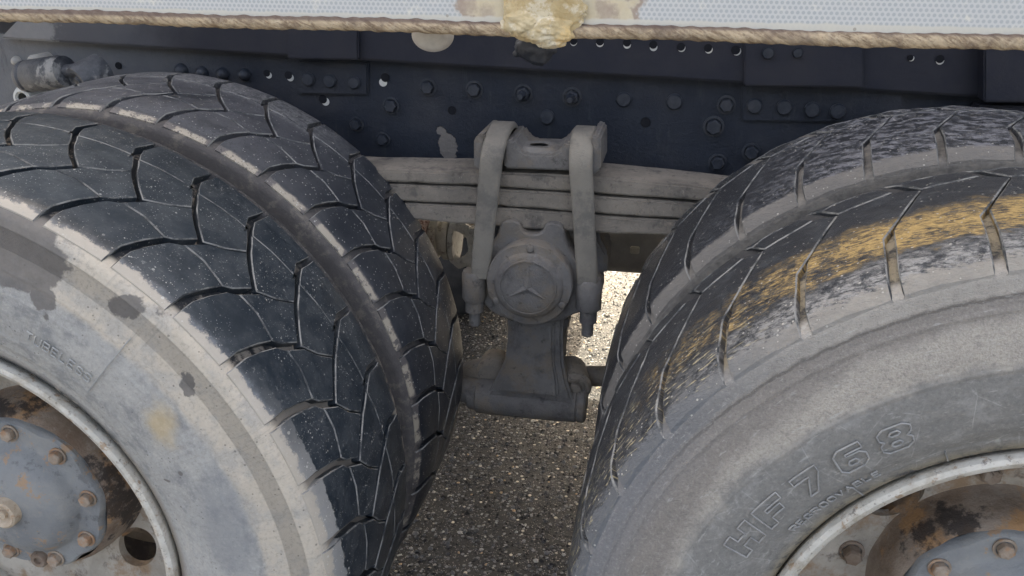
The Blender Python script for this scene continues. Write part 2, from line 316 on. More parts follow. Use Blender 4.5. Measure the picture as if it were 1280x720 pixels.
def m_cord():
    g = G("braided_cord", .9, spec=.2); P = g.pos(); p = g.xyz(P)
    v = g.comb(g.ma('MULTIPLY_ADD', p[2], 90, g.ma('MULTIPLY', p[0], 60)), g.ma('MULTIPLY', p[2], 50))
    n = g.noise(v, 2.2, 5, .7, .5)
    c = g.mix(g.ss(n, .35, .6), (.25, .18, .12), (.56, .44, .30))
    c = g.mix(g.mul(g.ss(g.noise(P, 220, 4, .7), .5, .65), .4), c, (.66, .55, .40))
    c = g.mix(g.mul(g.ss(g.noise(P, 22, 4, .7), .50, .66), .7), c, (.20, .15, .115)); c = g.mix(g.mul(g.ss(p[2], .6885, .6915), .8), c, (.13, .09, .08))
    g.bump(g.ma('ADD', n, g.noise(P, 300, 4, .7)), .002, 1.0)
    return g.done(c)

def m_asphalt():
    g = G("asphalt", .85); P = g.pos()
    c = g.mix(g.noise(P, 1.6, 5, .6), (.014, .016, .020), (.042, .045, .050))
    cell = g.n('ShaderNodeTexVoronoi'); g.put(cell.inputs['Vector'], P); cell.inputs['Scale'].default_value = 80
    k = g.xyz(cell.outputs['Color']); stone = g.ss(cell.outputs['Distance'], .42, .28)
    sc = g.mix(g.ss(k[0], .2, .95), (.012, .014, .019), (.24, .255, .275))
    sc = g.mix(g.ss(k[1], .90, .95), sc, (.66, .62, .54))
    c = g.mix(stone, c, sc)
    c2 = g.n('ShaderNodeTexVoronoi'); g.put(c2.inputs['Vector'], P); c2.inputs['Scale'].default_value = 260
    k2 = g.xyz(c2.outputs['Color']); c = g.mix(g.mul(g.ss(c2.outputs['Distance'], .38, .25), g.ss(k2[0], .62, .7)), c, (.32, .31, .30))
    pale = g.mul(g.ss(g.noise(P, 2.4, 4, .6), .50, .72), .3); c = g.mix(pale, c, (.11, .112, .115))
    h = g.ma('ADD', g.ma('MULTIPLY', stone, k[2]), g.mul(g.noise(P, 380, 3, .7), .5))
    g.bump(h, .007, 1.0)
    return g.done(c)

DUST = dict(a=(.16, .152, .148), b=(.23, .218, .205))
M = {}
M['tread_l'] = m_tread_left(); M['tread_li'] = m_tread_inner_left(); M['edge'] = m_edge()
M['tread_r'] = m_tread_right(False); M['tread_ri'] = m_tread_right(True)
M['car_l'] = m_carcass("dusty_sidewall", 0, True, False); M['car_li'] = m_carcass("muddy_inner_rubber", 0, True, True)
M['car_r'] = m_carcass("grey_sidewall", WB, False, False); M['car_ri'] = m_carcass("grey_inner_rubber", WB, False, True)
M['rim'] = m_simple("rim_enamel", (.50, .47, .41), (.68, .65, .58), 30, .55, .0016, [((.36, .30, .22), 25, .5, .66, .6), ((.34, .22, .13), 70, .56, .64, .8), ((.17, .14, .12), 140, .58, .66, .75)])
M['disc'] = m_simple("disc_enamel", (.30, .265, .22), (.50, .45, .385), 14, .75, .002, [((.28, .17, .09), 14, .48, .62, .8), ((.12, .095, .08), 40, .54, .66, .7)])
M['rust'] = m_simple("rusty_casting", (.17, .115, .08), (.31, .25, .20), 16, .9, .0035, [((.40, .22, .10), 11, .50, .62, .85), ((.035, .028, .026), 13, .52, .60, .9), ((.30, .26, .22), 70, .56, .68, .5)], bsc=90)
M['cap'] = m_simple("blue_grey_paint", (.20, .21, .218), (.28, .285, .28), 12, .6, .0022, [((.31, .30, .28), 18, .46, .62, .7), ((.42, .26, .15), 24, .58, .64, .85), ((.11, .11, .115), 45, .57, .66, .6), ((.36, .30, .24), 90, .60, .68, .6)])
M['rbolt'] = m_simple("rusty_bolt", (.26, .20, .15), (.42, .34, .27), 60, .8, .001, [((.40, .22, .12), 50, .48, .60, .8)])
M['knob'] = m_simple("pale_rust_plug", (.42, .33, .24), (.56, .46, .35), 50, .8, .001, [((.35, .18, .09), 70, .55, .65, .6)])
M['dust'] = m_simple("dusty_casting", DUST['a'], DUST['b'], 14, .92, .0030, [((.24, .195, .145), 15, .46, .62, .65), ((.095, .09, .088), 25, .5, .7, .55), ((.26, .245, .225), 200, .60, .68, .5), ((.21, .19, .165), 9, .54, .66, .6), ((.06, .058, .06), 55, .58, .68, .55)], spec=.25, bsc=260)
M['leaf'] = m_simple("dusty_spring_steel", (.18, .162, .142), (.32, .28, .235), 8, .9, .0028, [((.36, .31, .26), 5, .50, .62, .75), ((.10, .092, .09), 22, .52, .66, .65), ((.07, .064, .06), 80, .56, .66, .5), ((.42, .37, .31), 130, .60, .68, .5)], spec=.25, bsc=200)
M['strap'] = m_simple("dusty_strap", (.19, .175, .155), (.29, .265, .225), 9, .9, .0022, [((.12, .115, .11), 20, .5, .66, .5)], spec=.25, bsc=300)
M['rail'] = m_rail(); M['upper'] = m_upper()
M['bolt'] = m_simple("painted_bolt", (.016, .023, .036), (.045, .05, .062), 60, .5, .001)
M['pale'] = m_simple("hole_daylight", (.60, .60, .58), (.76, .75, .70), 80, .8, .001)  # pale colour standing for daylight through the rail holes
M['hole'] = m_simple("hole_dark", (.004, .005, .009), (.008, .009, .014), 30, .9, 0)
M['tape'] = m_tape(); M['cord'] = m_cord()
M['foam'] = m_simple("dried_foam", (.46, .34, .17), (.62, .52, .34), 26, .9, .004, [((.74, .52, .24), 20, .52, .66, .7), ((.36, .24, .15), 60, .62, .70, .8), ((.76, .70, .56), 34, .52, .62, .6), ((.20, .14, .10), 120, .60, .68, .6)], spec=.2, bsc=90)
M['glue'] = m_simple("brown_glue", (.30, .21, .16), (.50, .38, .28), 70, .9, .002, [((.16, .11, .09), 90, .55, .62, .8)])
M['dome'] = m_simple("pale_rubber", (.40, .38, .35), (.56, .54, .50), 40, .8, .001)
M['bush'] = m_simple("worn_grey_metal", (.035, .04, .05), (.13, .135, .145), 22, .45, .004, [((.36, .355, .34), 16, .52, .60, .8)], bsc=70)
M['white'] = m_simple("white_fitting", (.55, .56, .54), (.70, .70, .66), 40, .6, .001)
M['joint'] = m_simple("greasy_joint_steel", (.50, .46, .38), (.74, .70, .62), 30, .5, .002, [((.18, .10, .07), 40, .52, .64, .7)])
M['joint_pale'] = m_simple("worn_yoke_steel", (.52, .51, .48), (.76, .75, .71), 30, .5, .002, [((.16, .13, .11), 60, .52, .66, .6)])
M['pinkrust'] = m_simple("pink_rust_paint", (.66, .44, .40), (.80, .64, .58), 60, .9, .003, [((.35, .16, .12), 110, .5, .58, .9)])
M['black'] = m_simple("underbody_black", (.018, .02, .026), (.034, .037, .045), 12, .7, .001)
M['tube'] = m_simple("driveline_paint", (.22, .21, .20), (.34, .32, .30), 10, .55, .001)
M['plain_tyre'] = m_simple("far_tyre_rubber", (.03, .033, .04), (.06, .062, .068), 20, .7, .001)
M['asphalt'] = m_asphalt()
M['body'] = m_simple("body_sheet", (.70, .70, .68), (.78, .78, .76), 6, .6, 0)
M['letter'] = m_simple("raised_rubber", (.25, .25, .245), (.38, .375, .36), 60, .8, .0005)
M['letter_l'] = m_simple("raised_dusty_rubber", (.30, .31, .31), (.44, .44, .42), 60, .8, .0005)

# ------------------------------------------------------------------ mesh helpers
def empty(name, loc=(0, 0, 0), parent=None, label=None):
    o = bpy.data.objects.new(name, None); col.objects.link(o); o.location = loc; o.empty_display_size = .05
    if parent: o.parent = parent
    if label: o['label'] = label
    return o
def link(name, me, mats, parent=None, label=None):
    if not isinstance(mats, (list, tuple)): mats = [mats]
    if not me.materials:
        for q in mats: me.materials.append(q)
    o = bpy.data.objects.new(name, me); col.objects.link(o)
    if parent: o.parent = parent
    if label: o['label'] = label
    return o
def mesh(bm, smooth=35):
    me = bpy.data.meshes.new("mesh"); bmesh.ops.recalc_face_normals(bm, faces=bm.faces); bm.to_mesh(me); bm.free()
    if smooth:
        for f in me.polygons: f.use_smooth = True
        me.set_sharp_from_angle(angle=R(smooth))
    return me
def obj(name, bm, mats, parent=None, label=None, smooth=35):
    return link(name, mesh(bm, smooth), mats, parent, label)
def lathe(prof, segs=96, a0=0, a1=360, closed=False, bm=None):
    """profile of (radius, y) turned round the y axis"""
    bm = bm or bmesh.new(); full = a1-a0 >= 360; rings = []
    n = segs if full else segs+1
    for i in range(n):
        a = R(a0+(a1-a0)*i/segs); rings.append([bm.verts.new((r*math.sin(a), y, r*math.cos(a))) for r, y in prof])
    for i in range(segs):
        A, B = rings[i], rings[(i+1) % n]; k = len(prof)
        for j in range(k if closed else k-1):
            vs_ = [A[j], A[(j+1) % k], B[(j+1) % k], B[j]]
            try: bm.faces.new(vs_)
            except ValueError: pass
    bmesh.ops.remove_doubles(bm, verts=bm.verts, dist=1e-6)
    return bm
def box(bm, c, s, rot=None):
    r = bmesh.ops.create_cube(bm, size=1); mt = Matrix.Translation(c) @ (rot or Matrix()) @ Matrix.Diagonal((*s, 1))
    bmesh.ops.transform(bm, matrix=mt, verts=r['verts']); return r['verts']
def bevelall(bm, w, seg=2):
    bmesh.ops.bevel(bm, geom=[e for e in bm.edges if len(e.link_faces) == 2 and e.calc_face_angle(0) > .5], offset=w, segments=seg, affect='EDGES', clamp_overlap=True)
def rough(bm, amp, sc, seed=0):
    for v in bm.verts:
        n_ = noise.noise_vector(v.co*sc + Vector((seed, 3.1, 1.7))); v.co += n_*amp
def prism(pts, y0, y1, bev=.004, seg=2, bm=None):
    """an outline of (x, z) points given real depth from y0 (front) to y1"""
    bm = bm or bmesh.new(); vs_ = [bm.verts.new((p[0], y0, p[1])) for p in pts]; f = bm.faces.new(vs_)
    r = bmesh.ops.extrude_face_region(bm, geom=[f]); bmesh.ops.translate(bm, vec=(0, y1-y0, 0), verts=[v for v in r['geom'] if isinstance(v, bmesh.types.BMVert)])
    if bev: bevelall(bm, bev, seg)
    return bm
def pxs(pts, y): return [(q.x, q.z) for q in (at(a, b, y) for a, b in pts)]
def tube(path, rad, seg=10, bm=None, cap=True):
    bm = bm or bmesh.new(); rings = []; path = [Vector(p) for p in path]
    rads = rad if isinstance(rad, (list, tuple)) else [rad]*len(path)
    up_ = None
    for i, p in enumerate(path):
        t = (path[min(i+1, len(path)-1)]-path[max(i-1, 0)]).normalized()
        a = t.orthogonal().normalized() if up_ is None else (up_-t*up_.dot(t)).normalized()
        up_ = a; b = t.cross(a)
        rings.append([bm.verts.new(p+rads[i]*(math.cos(2*math.pi*k/seg)*a+math.sin(2*math.pi*k/seg)*b)) for k in range(seg)])
    for i in range(len(rings)-1):
        for k in range(seg): bm.faces.new([rings[i][k], rings[i][(k+1) % seg], rings[i+1][(k+1) % seg], rings[i+1][k]])
    if cap: bm.faces.new(rings[0]); bm.faces.new(rings[-1])
    return bm
def turned(stations, seg=32, bm=None):
    """solid of revolution along any straight axis: list of (point, radius)"""
    bm = bm or bmesh.new(); ax = (Vector(stations[-1][0])-Vector(stations[0][0])).normalized(); a = ax.orthogonal().normalized(); b = ax.cross(a); rings = []
    for p, r in stations: rings.append([bm.verts.new(Vector(p)+r*(math.cos(2*math.pi*k/seg)*a+math.sin(2*math.pi*k/seg)*b)) for k in range(seg)])
    for i in range(len(rings)-1):
        for k in range(seg): bm.faces.new([rings[i][k], rings[i][(k+1) % seg], rings[i+1][(k+1) % seg], rings[i+1][k]])
    bm.faces.new(rings[0]); bm.faces.new(rings[-1]); return bm

# ------------------------------------------------------------------ ground
bm = bmesh.new(); bmesh.ops.create_grid(bm, x_segments=8, y_segments=8, size=150, matrix=Matrix.Translation((0, 0, GZ)))
gnd = obj("ground", bm, M['asphalt']); gnd['kind'] = 'structure'
bm = bmesh.new()
def pebble(bm, c, s):
    a = random.random()*6.28; e = random.uniform(.6, 1); k = random.uniform(.45, .8)
    vs_ = []
    for dx, dy, dz in ((1, 0, 0), (.3, .95, 0), (-.8, .6, 0), (-.7, -.7, 0), (.4, -.9, 0), (.1, .05, 1)):
        x, y_ = dx*s*random.uniform(.8, 1.1), dy*s*e*random.uniform(.8, 1.1)
        vs_.append(bm.verts.new((c[0]+x*math.cos(a)-y_*math.sin(a), c[1]+x*math.sin(a)+y_*math.cos(a), c[2]+dz*s*k)))
    for i in range(5): bm.faces.new((vs_[i], vs_[(i+1) % 5], vs_[5]))
for i in range(30000):
    y_ = random.uniform(.1, 1)**1.0*3.6-.1; x_ = random.uniform(-.55, 1.35)
    pebble(bm, (x_, y_, GZ+.0003), random.choice((.003, .0036, .0044, .0056, .009 if random.random() < .2 else .005)))
g = G("chip_stone", .8); rnd = g.n('ShaderNodeNewGeometry').outputs['Random Per Island']
cc = g.mix(g.ss(rnd, .0, .75), (.012, .014, .018), (.14, .15, .165)); cc = g.mix(g.ss(rnd, .80, .93), cc, (.52, .51, .48)); cc = g.mix(g.ss(rnd, .975, .98), cc, (.62, .46, .30))
peb = obj("gravel", bm, g.done(cc), smooth=0); peb['kind'] = 'stuff'

# ------------------------------------------------------------------ the truck
truck = empty("truck", (WB/2, 1.2, GZ))
truck['label'] = "dusty heavy truck seen at its rear tandem wheels, spring and white side edge"; truck['category'] = "truck"
TI = Matrix.Translation((-WB/2, -1.2, -GZ))
def hang(o):
    """parent to the truck while keeping the world place"""
    o.parent = truck; o.matrix_parent_inverse = TI; return o
def tpart(name, bm, mats, label=None, smooth=35): return hang(obj(name, bm, mats, None, label, smooth))

# ---- tyres
def crown(R0, y):
    yc, hw = (.135, .155) if R0 > .527 else (.127, .147)
    u = min(1.25, abs(y-yc)/hw); return R0 - .0025*u*u - .013*u**9
def carcass(R0, depth, ridges, step, band=False):
    W = .27 if R0 > .527 else .254
    s = R0/.53
    base = R0-depth
    o = [(.2960, .014), (.3000, .006), (.3040, .001), (.3120, -.0045), (.3250, -.012), (.3420, -.0205), (.3600, -.0270), (.3800, -.0320), (.4000, -.0350), (.4200, -.0362), (.4380, -.0355), (.4560, -.0335), (.4740, -.0305), (.4860, -.0285), (.4960, -.0270), (.5050, -.0255), (.5100, -.0235), (base-.002, -.016), (base, -.006)]
    o = [(r*s if r > .33 else r, y) for r, y in o]
    # fine dense profile with circumferential mould lines
    pr = []
    for i in range(len(o)-1):
        (r0, y0), (r1, y1) = o[i], o[i+1]; k = max(1, int(abs(r1-r0)/.0022)) if .31 < r0 < .50 else 1
        for j in range(k):
            t = j/k; r = r0+(r1-r0)*t; y = y0+(y1-y0)*t
            for rc, wd, h in ridges:
                d = abs(r-rc)/wd
                if d < 1: y -= h*(1-d*d)
            for rc, h in step:
                if r > rc: y -= h*min(1, (r-rc)/.003)*max(0, 1-(r-rc)/.03)
            pr.append((r, y))
    pr.append(o[-1])
    tread = [(base, y) for y in (.06, .135, .21, W+.006)]
    inner = [(r, W-y) for r, y in reversed(o)]
    if band:      # worn smooth rib along the inner edge of the tread
        c_ = lambda y: crown(R0, y)-.0010
        tread = [(base, y) for y in (.06, .135, .21, .252)]+[(c_(.262), .2625)]+[(c_(y), y) for y in (.266, .272, .277, .279)]+[(c_(.281)-.002, .281), (c_(.283), .283), (c_(.285)-.002, .285), (c_(.288), .287), (c_(.290)-.001, .290), (c_(.291)-.006, .2935)]
        inner = inner[2:]
    return pr+tread+inner

def template_left(edge=.294):
    """polygons of one tread pitch: list of (points (deg, y), widths per edge, edge is pale) ; P is the pitch"""
    P = 360/38
    Gk = [(0, -.024), (.1, .008), (1.0, .040), (1.95, .066), (3.2, .078)]
    J = (4.7, .105); V = [J, (2.4, .128), (1.0, .145), (.1, .157), (-.9, .175), (-1.9, .190), (-2.7, .203), (-3.5, .222), (-3.2, .245), (-3.1, edge)]
    s = lambda L: [(t+P, y) for t, y in L]
    W, w_, q = .0050, .0011, .0006
    A = (Gk + [(7.0, .0785)] + list(reversed(s(Gk[:4]))), [W+.001, W, W, W*.8, q, q, W*.8, W, W, W+.001, 0])
    # A: last edge (closing) is the outer shoulder
    B = ([(3.2, .078), J, (7.4, .128), s(V)[3], s(V)[2], s(V)[1], s(V)[0], (P+3.2, .078), (P+1.95, .066), (7.0, .0785)], [W*.8, w_, w_, .003, .003, .003, W, W*.8, q, q])
    C = ([J, V[1], V[2], V[3], V[4], V[5], (2.0, .195), (P-2.7, .19+.006), s(V)[5], s(V)[4], s(V)[3], (7.4, .128)], [.003, .003, .003, .003, .003, q, q, q, .003, .003, w_, w_])
    D = ([V[5], V[6], V[7], V[8], V[9], (0, edge), (P-3.1, edge), s(V)[8], s(V)[7], s(V)[6], (P-2.7, .196), (2.0, .195)], [.0045, .005, .005, .004, 0, 0, .004, .005, .005, q, q, q])
    return P, [A, B, C, D]
def template_right():
    P = 10.0; s = lambda L: [(t+P, y) for t, y in L]
    N = [(-.1, -.024), (1.2, .040), (2.0, .088), (3.9, .119), (8.2, .197)]
    Mn = (N + [(16.1, .212), (18.2, .197)] + list(reversed(s(N[:4]))), [.0048, .0048, .0015, .0008, .0010, .0010, .0008, .0015, .0048, .0048, 0])
    F = ([(4.3, .262), (6.3, .235), (12.2, .243), (10.4, .277), (4.4, .277)], [.0022, .0006, .0075, 0, .001])
    E_ = ([(6.3, .235), (8.2, .197), (16.1, .212), (14.2, .243), (12.2, .243)], [.0012, .0022, .0075, .0006, .0006])
    return P, [Mn, E_, F]
def inset(pts, ws, R0):
    k = R0*math.pi/180; p = [Vector((t*k, y)) for t, y in pts]; n_ = len(p)
    area = sum(p[i].x*p[(i+1) % n_].y-p[(i+1) % n_].x*p[i].y for i in range(n_)); sg = 1 if area > 0 else -1
    lines = []
    for i in range(n_):
        a, b = p[i], p[(i+1) % n_]; d = (b-a).normalized(); nn = Vector((-d.y, d.x))*sg; lines.append((a+nn*ws[i], d))
    out = []
    for i in range(n_):
        (a, d), (b, e) = lines[i-1], lines[i]; cr = d.x*e.y-d.y*e.x
        if abs(cr) < .12: q = (a+d*((p[i]-a).dot(d)) + b+e*((p[i]-b).dot(e)))/2
        else: t = ((b.x-a.x)*e.y-(b.y-a.y)*e.x)/cr; q = a+d*t
        out.append(q)
    return out, k
def block_mesh(poly, ws, R0, depth, bev, mats):
    pts, k = inset(poly, ws, R0)
    bm = bmesh.new(); vs_ = [bm.verts.new((q.x, q.y, 1.0*depth)) for q in pts]; f = bm.faces.new(vs_)
    r = bmesh.ops.extrude_face_region(bm, geom=[f]); nv = [v for v in r['geom'] if isinstance(v, bmesh.types.BMVert)]
    bmesh.ops.translate(bm, vec=(0, 0, -depth), verts=nv)
    bmesh.ops.recalc_face_normals(bm, faces=bm.faces)
    te = [e for e in bm.edges if all(v.co.z > depth*.9 for v in e.verts) and not all(v.co.y < -.012 or v.co.y > .275 for v in e.verts)]
    before = set(bm.faces)
    res = bmesh.ops.bevel(bm, geom=te, offset=bev, segments=1, affect='EDGES', clamp_overlap=True)
    for ff in res['faces']: ff.material_index = 1
    # cut so the block can follow the tyre
    xs = [v.co.x for v in bm.verts]; ys = [v.co.y for v in bm.verts]
    x = min(xs)+.016
    while x < max(xs)-.004:
        bmesh.ops.bisect_plane(bm, geom=bm.verts[:]+bm.edges[:]+bm.faces[:], plane_co=(x, 0, 0), plane_no=(1, 0, 0)); x += .018
    y = min(ys)
    for y in [-.019, -.014, -.008, -.001, .01, .03, .07, .12, .16, .2, .24, .262, .268, .273, .28, .286]:
        if min(ys)+.002 < y < max(ys)-.002: bmesh.ops.bisect_plane(bm, geom=bm.verts[:]+bm.edges[:]+bm.faces[:], plane_co=(0, y, 0), plane_no=(0, 1, 0))
    for v in bm.verts:
        h = v.co.z/depth; y = v.co.y
        u = max(0, (.0-y)/.024); dp = depth + .013*min(1, u*1.3)
        y2 = y + (-.004 if u > .9 else 0)*(1-h) + (1-h)*(.002 if y > .275 else 0)
        r = crown(R0, y) - (1-h)*dp + noise.noise(Vector((v.co.x*30, y*30, R0*50+len(poly))))*(.0008 if R0 > .527 else .0024)
        th = v.co.x/(k*180/math.pi)
        v.co = (r*math.sin(th), y2, r*math.cos(th))
    return mesh(bm, 30)

def axle_wheel(cx, R0, depth, tmpl, phase, yoff, bmats, cmat, ridges, steps, label, z=0.0, cover=None):
    wl = empty("wheel", (cx, yoff, z), None, label); hang(wl)
    pr = carcass(R0, depth, ridges, steps, cover)
    link("tyre", mesh(lathe(pr, 240), 50), cmat, wl)
    P, polys = tmpl()
    for poly, ws in polys:
        me = block_mesh(poly, ws, R0, depth+.001, .0014, bmats)
        for q in bmats: me.materials.append(q)
        for k in range(int(round(360/P))):
            o = link("tread_block", me, bmats, wl); o.rotation_euler = (0, R(phase+k*P), 0)
    return wl

RL, RR = .5305, .5235
wL = axle_wheel(0, RL, .013, lambda: template_left(.262), 34.25, 0, [M['tread_l'], M['edge']], M['car_l'],
    [(.328, .003, .0012), (.452, .0016, .0007), (.4735, .0016, .0007), (.4985, .0018, .0010), (.362, .0015, .0006), (.425, .0015, .0005)], [(.340, .0012)], "dual wheel nearest the left edge, tan dusty sidewall and dark patterned tread", cover=True)
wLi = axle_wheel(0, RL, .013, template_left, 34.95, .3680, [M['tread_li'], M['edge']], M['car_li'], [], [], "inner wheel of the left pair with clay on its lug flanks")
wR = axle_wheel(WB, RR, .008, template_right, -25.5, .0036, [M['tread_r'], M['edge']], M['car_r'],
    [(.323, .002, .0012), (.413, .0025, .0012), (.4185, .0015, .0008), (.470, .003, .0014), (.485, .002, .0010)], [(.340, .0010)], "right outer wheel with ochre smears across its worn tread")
wRi = axle_wheel(WB, RR, .008, template_right, -20.9, .3720, [M['tread_ri'], M['edge']], M['car_ri'], [], [], "inner wheel of the right pair with pale scuffed lugs")

# ---- rims, hubs
def rim_parts(wl, ang0, bolts, nut0=36):
    ox = [(.2935, .020), (.2975, .006), (.3000, .0005), (.3005, -.0040), (.2985, -.0085), (.2935, -.0105), (.2880, -.0085), (.2835, -.0030), (.2820, .006), (.2825, .012), (.2810, .030), (.2790, .050), (.2680, .075), (.2660, .175), (.2790, .20), (.283, .235), (.290, .268), (.298, .270), (.298, .262), (.288, .225), (.2720, .18), (.2740, .08), (.285, .045)]
    link("rim", mesh(lathe(ox, 160, closed=True), 40), M['rim'], wl)
    # wheel disc with hand holes
    prof = [(.2665, .172), (.256, .164), (.236, .158), (.215, .158), (.190, .163), (.165, .168), (.138, .172)]
    # finer cut: denser lathe for round holes
    bm = bmesh.new(); dens = [(prof[0][0]+(prof[-1][0]-prof[0][0])*i/60, 0) for i in range(61)]
    def yat(r):
        for (a, ya), (b, yb) in zip(prof, prof[1:]):
            if b <= r <= a: return ya+(yb-ya)*(a-r)/(a-b)
        return prof[-1][1]
    dens = [(r, yat(r)) for r, _ in dens]; lathe(dens, 500, bm=bm)
    def hd(co):
        r = math.hypot(co.x, co.z); a = (math.degrees(math.atan2(co.x, co.z))-ang0) % 72; a = a-72 if a > 36 else a
        return math.hypot(a/13.0, (r-.172)/.031)
    kill = [f for f in bm.faces if hd(f.calc_center_median()) < 1]
    bmesh.ops.delete(bm, geom=kill, context='FACES')
    for v in bm.verts:
        d = hd(v.co)
        if .85 < d < 1.35: # rounded lip bending inward, snapped to the ellipse
            if v.is_boundary:
                r = math.hypot(v.co.x, v.co.z); a = (math.degrees(math.atan2(v.co.x, v.co.z))-ang0) % 72; a0 = a-72 if a > 36 else a
                rn = .172+(r-.172)/d; an = math.atan2(v.co.x, v.co.z)+R(a0/d-a0); v.co = (rn*math.sin(an), v.co.y, rn*math.cos(an))
    be = [e for e in bm.edges if e.is_boundary]
    r_ = bmesh.ops.extrude_edge_only(bm, edges=be); nv = [v for v in r_['geom'] if isinstance(v, bmesh.types.BMVert)]
    bmesh.ops.translate(bm, vec=(0, .014, 0), verts=nv)
    link("wheel_disc", mesh(bm, 40), M['disc'], wl)
    # hub reduction housing
    hp = [(.0, .22), (.150, .22), (.150, .178), (.144, .172), (.141, .160), (.139, .140), (.136, .122), (.133, .114), (.130, .108), (.126, .105)]
    bm = lathe(hp, 120); rough(bm, .0022, 26, ang0)
    link("hub_housing", mesh(bm, 40), M['rust'], wl)
    cp = [(.127, .112), (.1265, .100), (.123, .096), (.108, .0945), (.097, .094), (.092, .091), (.088, .084), (.078, .074), (.060, .067), (.038, .063), (.0, .062)]
    bm = lathe(cp, 144)
    for v in bm.verts:      # scalloped lobes round the bolts
        r = math.hypot(v.co.x, v.co.z)
        if .088 < r < .1285:
            a = math.degrees(math.atan2(v.co.x, v.co.z)); f = .5+.5*math.cos(R((a-bolts[0])*9))
            s = 1-(1-f)**2*.045*min(1, (r-.086)/.03); v.co.x *= s; v.co.z *= s
    rough(bm, .0007, 30, ang0)
    link("hub_cap", mesh(bm, 40), M['cap'], wl)
    bm = lathe([(.0, .050), (.006, .050), (.006, .056), (.012, .056), (.0185, .048), (.0215, .050), (.0225, .056), (.0225, .075)], 40)
    link("hub_plug", mesh(bm, 40), M['knob'], wl)
    bmh = bmesh.new(); hexbolt(bmh, .0098, .011); me = mesh(bmh, 30)
    for k in range(9):
        a = R(bolts[0]+k*40); o = link("hub_bolt", me, M['rbolt'], wl); o.location = (.109*math.sin(a), .0945, .109*math.cos(a)); o.rotation_euler = (0, random.random()*3, 0)
    a = R(bolts[0]+174); bm = lathe([(0, -.004), (.006, -.004), (.006, -.009), (.011, -.009), (.0135, -.006), (.0135, .002)], 24); o = link("drain_plug", mesh(bm, 40), M['rust'], wl); o.location = (.108*math.sin(a), .0945, .108*math.cos(a))
    me2 = None
    if nut0 is None: return
    bmn = bmesh.new(); hexbolt(bmn, .012, .018); me2 = mesh(bmn, 30)
    for k in range(5):
        a = R(ang0+nut0+k*72); o = link("wheel_nut", me2, M['rust'], wl); o.location = (.168*math.sin(a), .166, .168*math.cos(a)); o.rotation_euler = (0, random.random(), 0)
def hexbolt(bm, r, h, washer=True, dome=0.2):
    """hexagon head facing -y, standing on y=0"""
    st = []
    rings = []
    if washer:
        for rr, yy in ((r*1.35, 0), (r*1.35, -h*.18), (r*1.05, -h*.2)): rings.append([bm.verts.new((rr*math.sin(a*math.pi/12), yy, rr*math.cos(a*math.pi/12))) for a in range(24)])
        for i in range(2):
            for k in range(24): bm.faces.new([rings[i][k], rings[i][(k+1) % 24], rings[i+1][(k+1) % 24], rings[i+1][k]])
    hx = []
    for rr, yy in ((r, -h*.15), (r, -h*.85), (r*.84, -h)): hx.append([bm.verts.new((rr*math.sin(a*math.pi/3), yy, rr*math.cos(a*math.pi/3))) for a in range(6)])
    for i in range(2):
        for k in range(6): bm.faces.new([hx[i][k], hx[i][(k+1) % 6], hx[i+1][(k+1) % 6], hx[i+1][k]])
    bm.faces.new(hx[-1])
rim_parts(wL, 138, (3, 40), None)
rim_parts(wR, -48, (-11, 40), -34)
for wl, mt in ((wLi, 'tube'), (wRi, 'tube')):
    link("rim", mesh(lathe([(.298, .0), (.288, .008), (.280, .05), (.268, .08), (.268, .2), (.285, .24), (.298, .27)], 80), 40), M['disc'], wl)

# ---- writing moulded on the sidewalls
def side_y(r, s):
    o = [(.3040, .001), (.3120, -.0045), (.3250, -.012), (.3420*s, -.0205), (.3600*s, -.0270), (.3800*s, -.0320), (.4000*s, -.0350), (.4200*s, -.0362), (.4380*s, -.0355), (.4560*s, -.0335), (.4740*s, -.0305)]
    for (a, ya), (b, yb) in zip(o, o[1:]):
        if a <= r <= b: return ya+(yb-ya)*(r-a)/(b-a)
    return -.03
def wrap_strokes(bm, strokes, th0, wdeg, r0, h, rad, s, slant=.0, closed=True):
    """strokes in a 1x1 box bent along the sidewall: angle th0..th0+wdeg, radius r0..r0+h"""
    for st in strokes:
        pts = []; L = list(st)+([st[0]] if closed else [])
        for (u0, v0), (u1, v1) in zip(L, L[1:]):
            k = max(2, int(math.hypot(u1-u0, v1-v0)*8))
            for i in range(k): t = i/k; pts.append((u0+(u1-u0)*t, v0+(v1-v0)*t))
        pts.append(L[-1]); P3 = []
        for u, v in pts:
            r = r0+h*v; th = R(th0+wdeg*(u+slant*v)); P3.append((r*math.sin(th), side_y(r, s)-.0022-(.0012 if r > .34 else 0)*max(0, 1-(r-.34)/.03), r*math.cos(th)))
        tube(P3, rad, 6, bm)
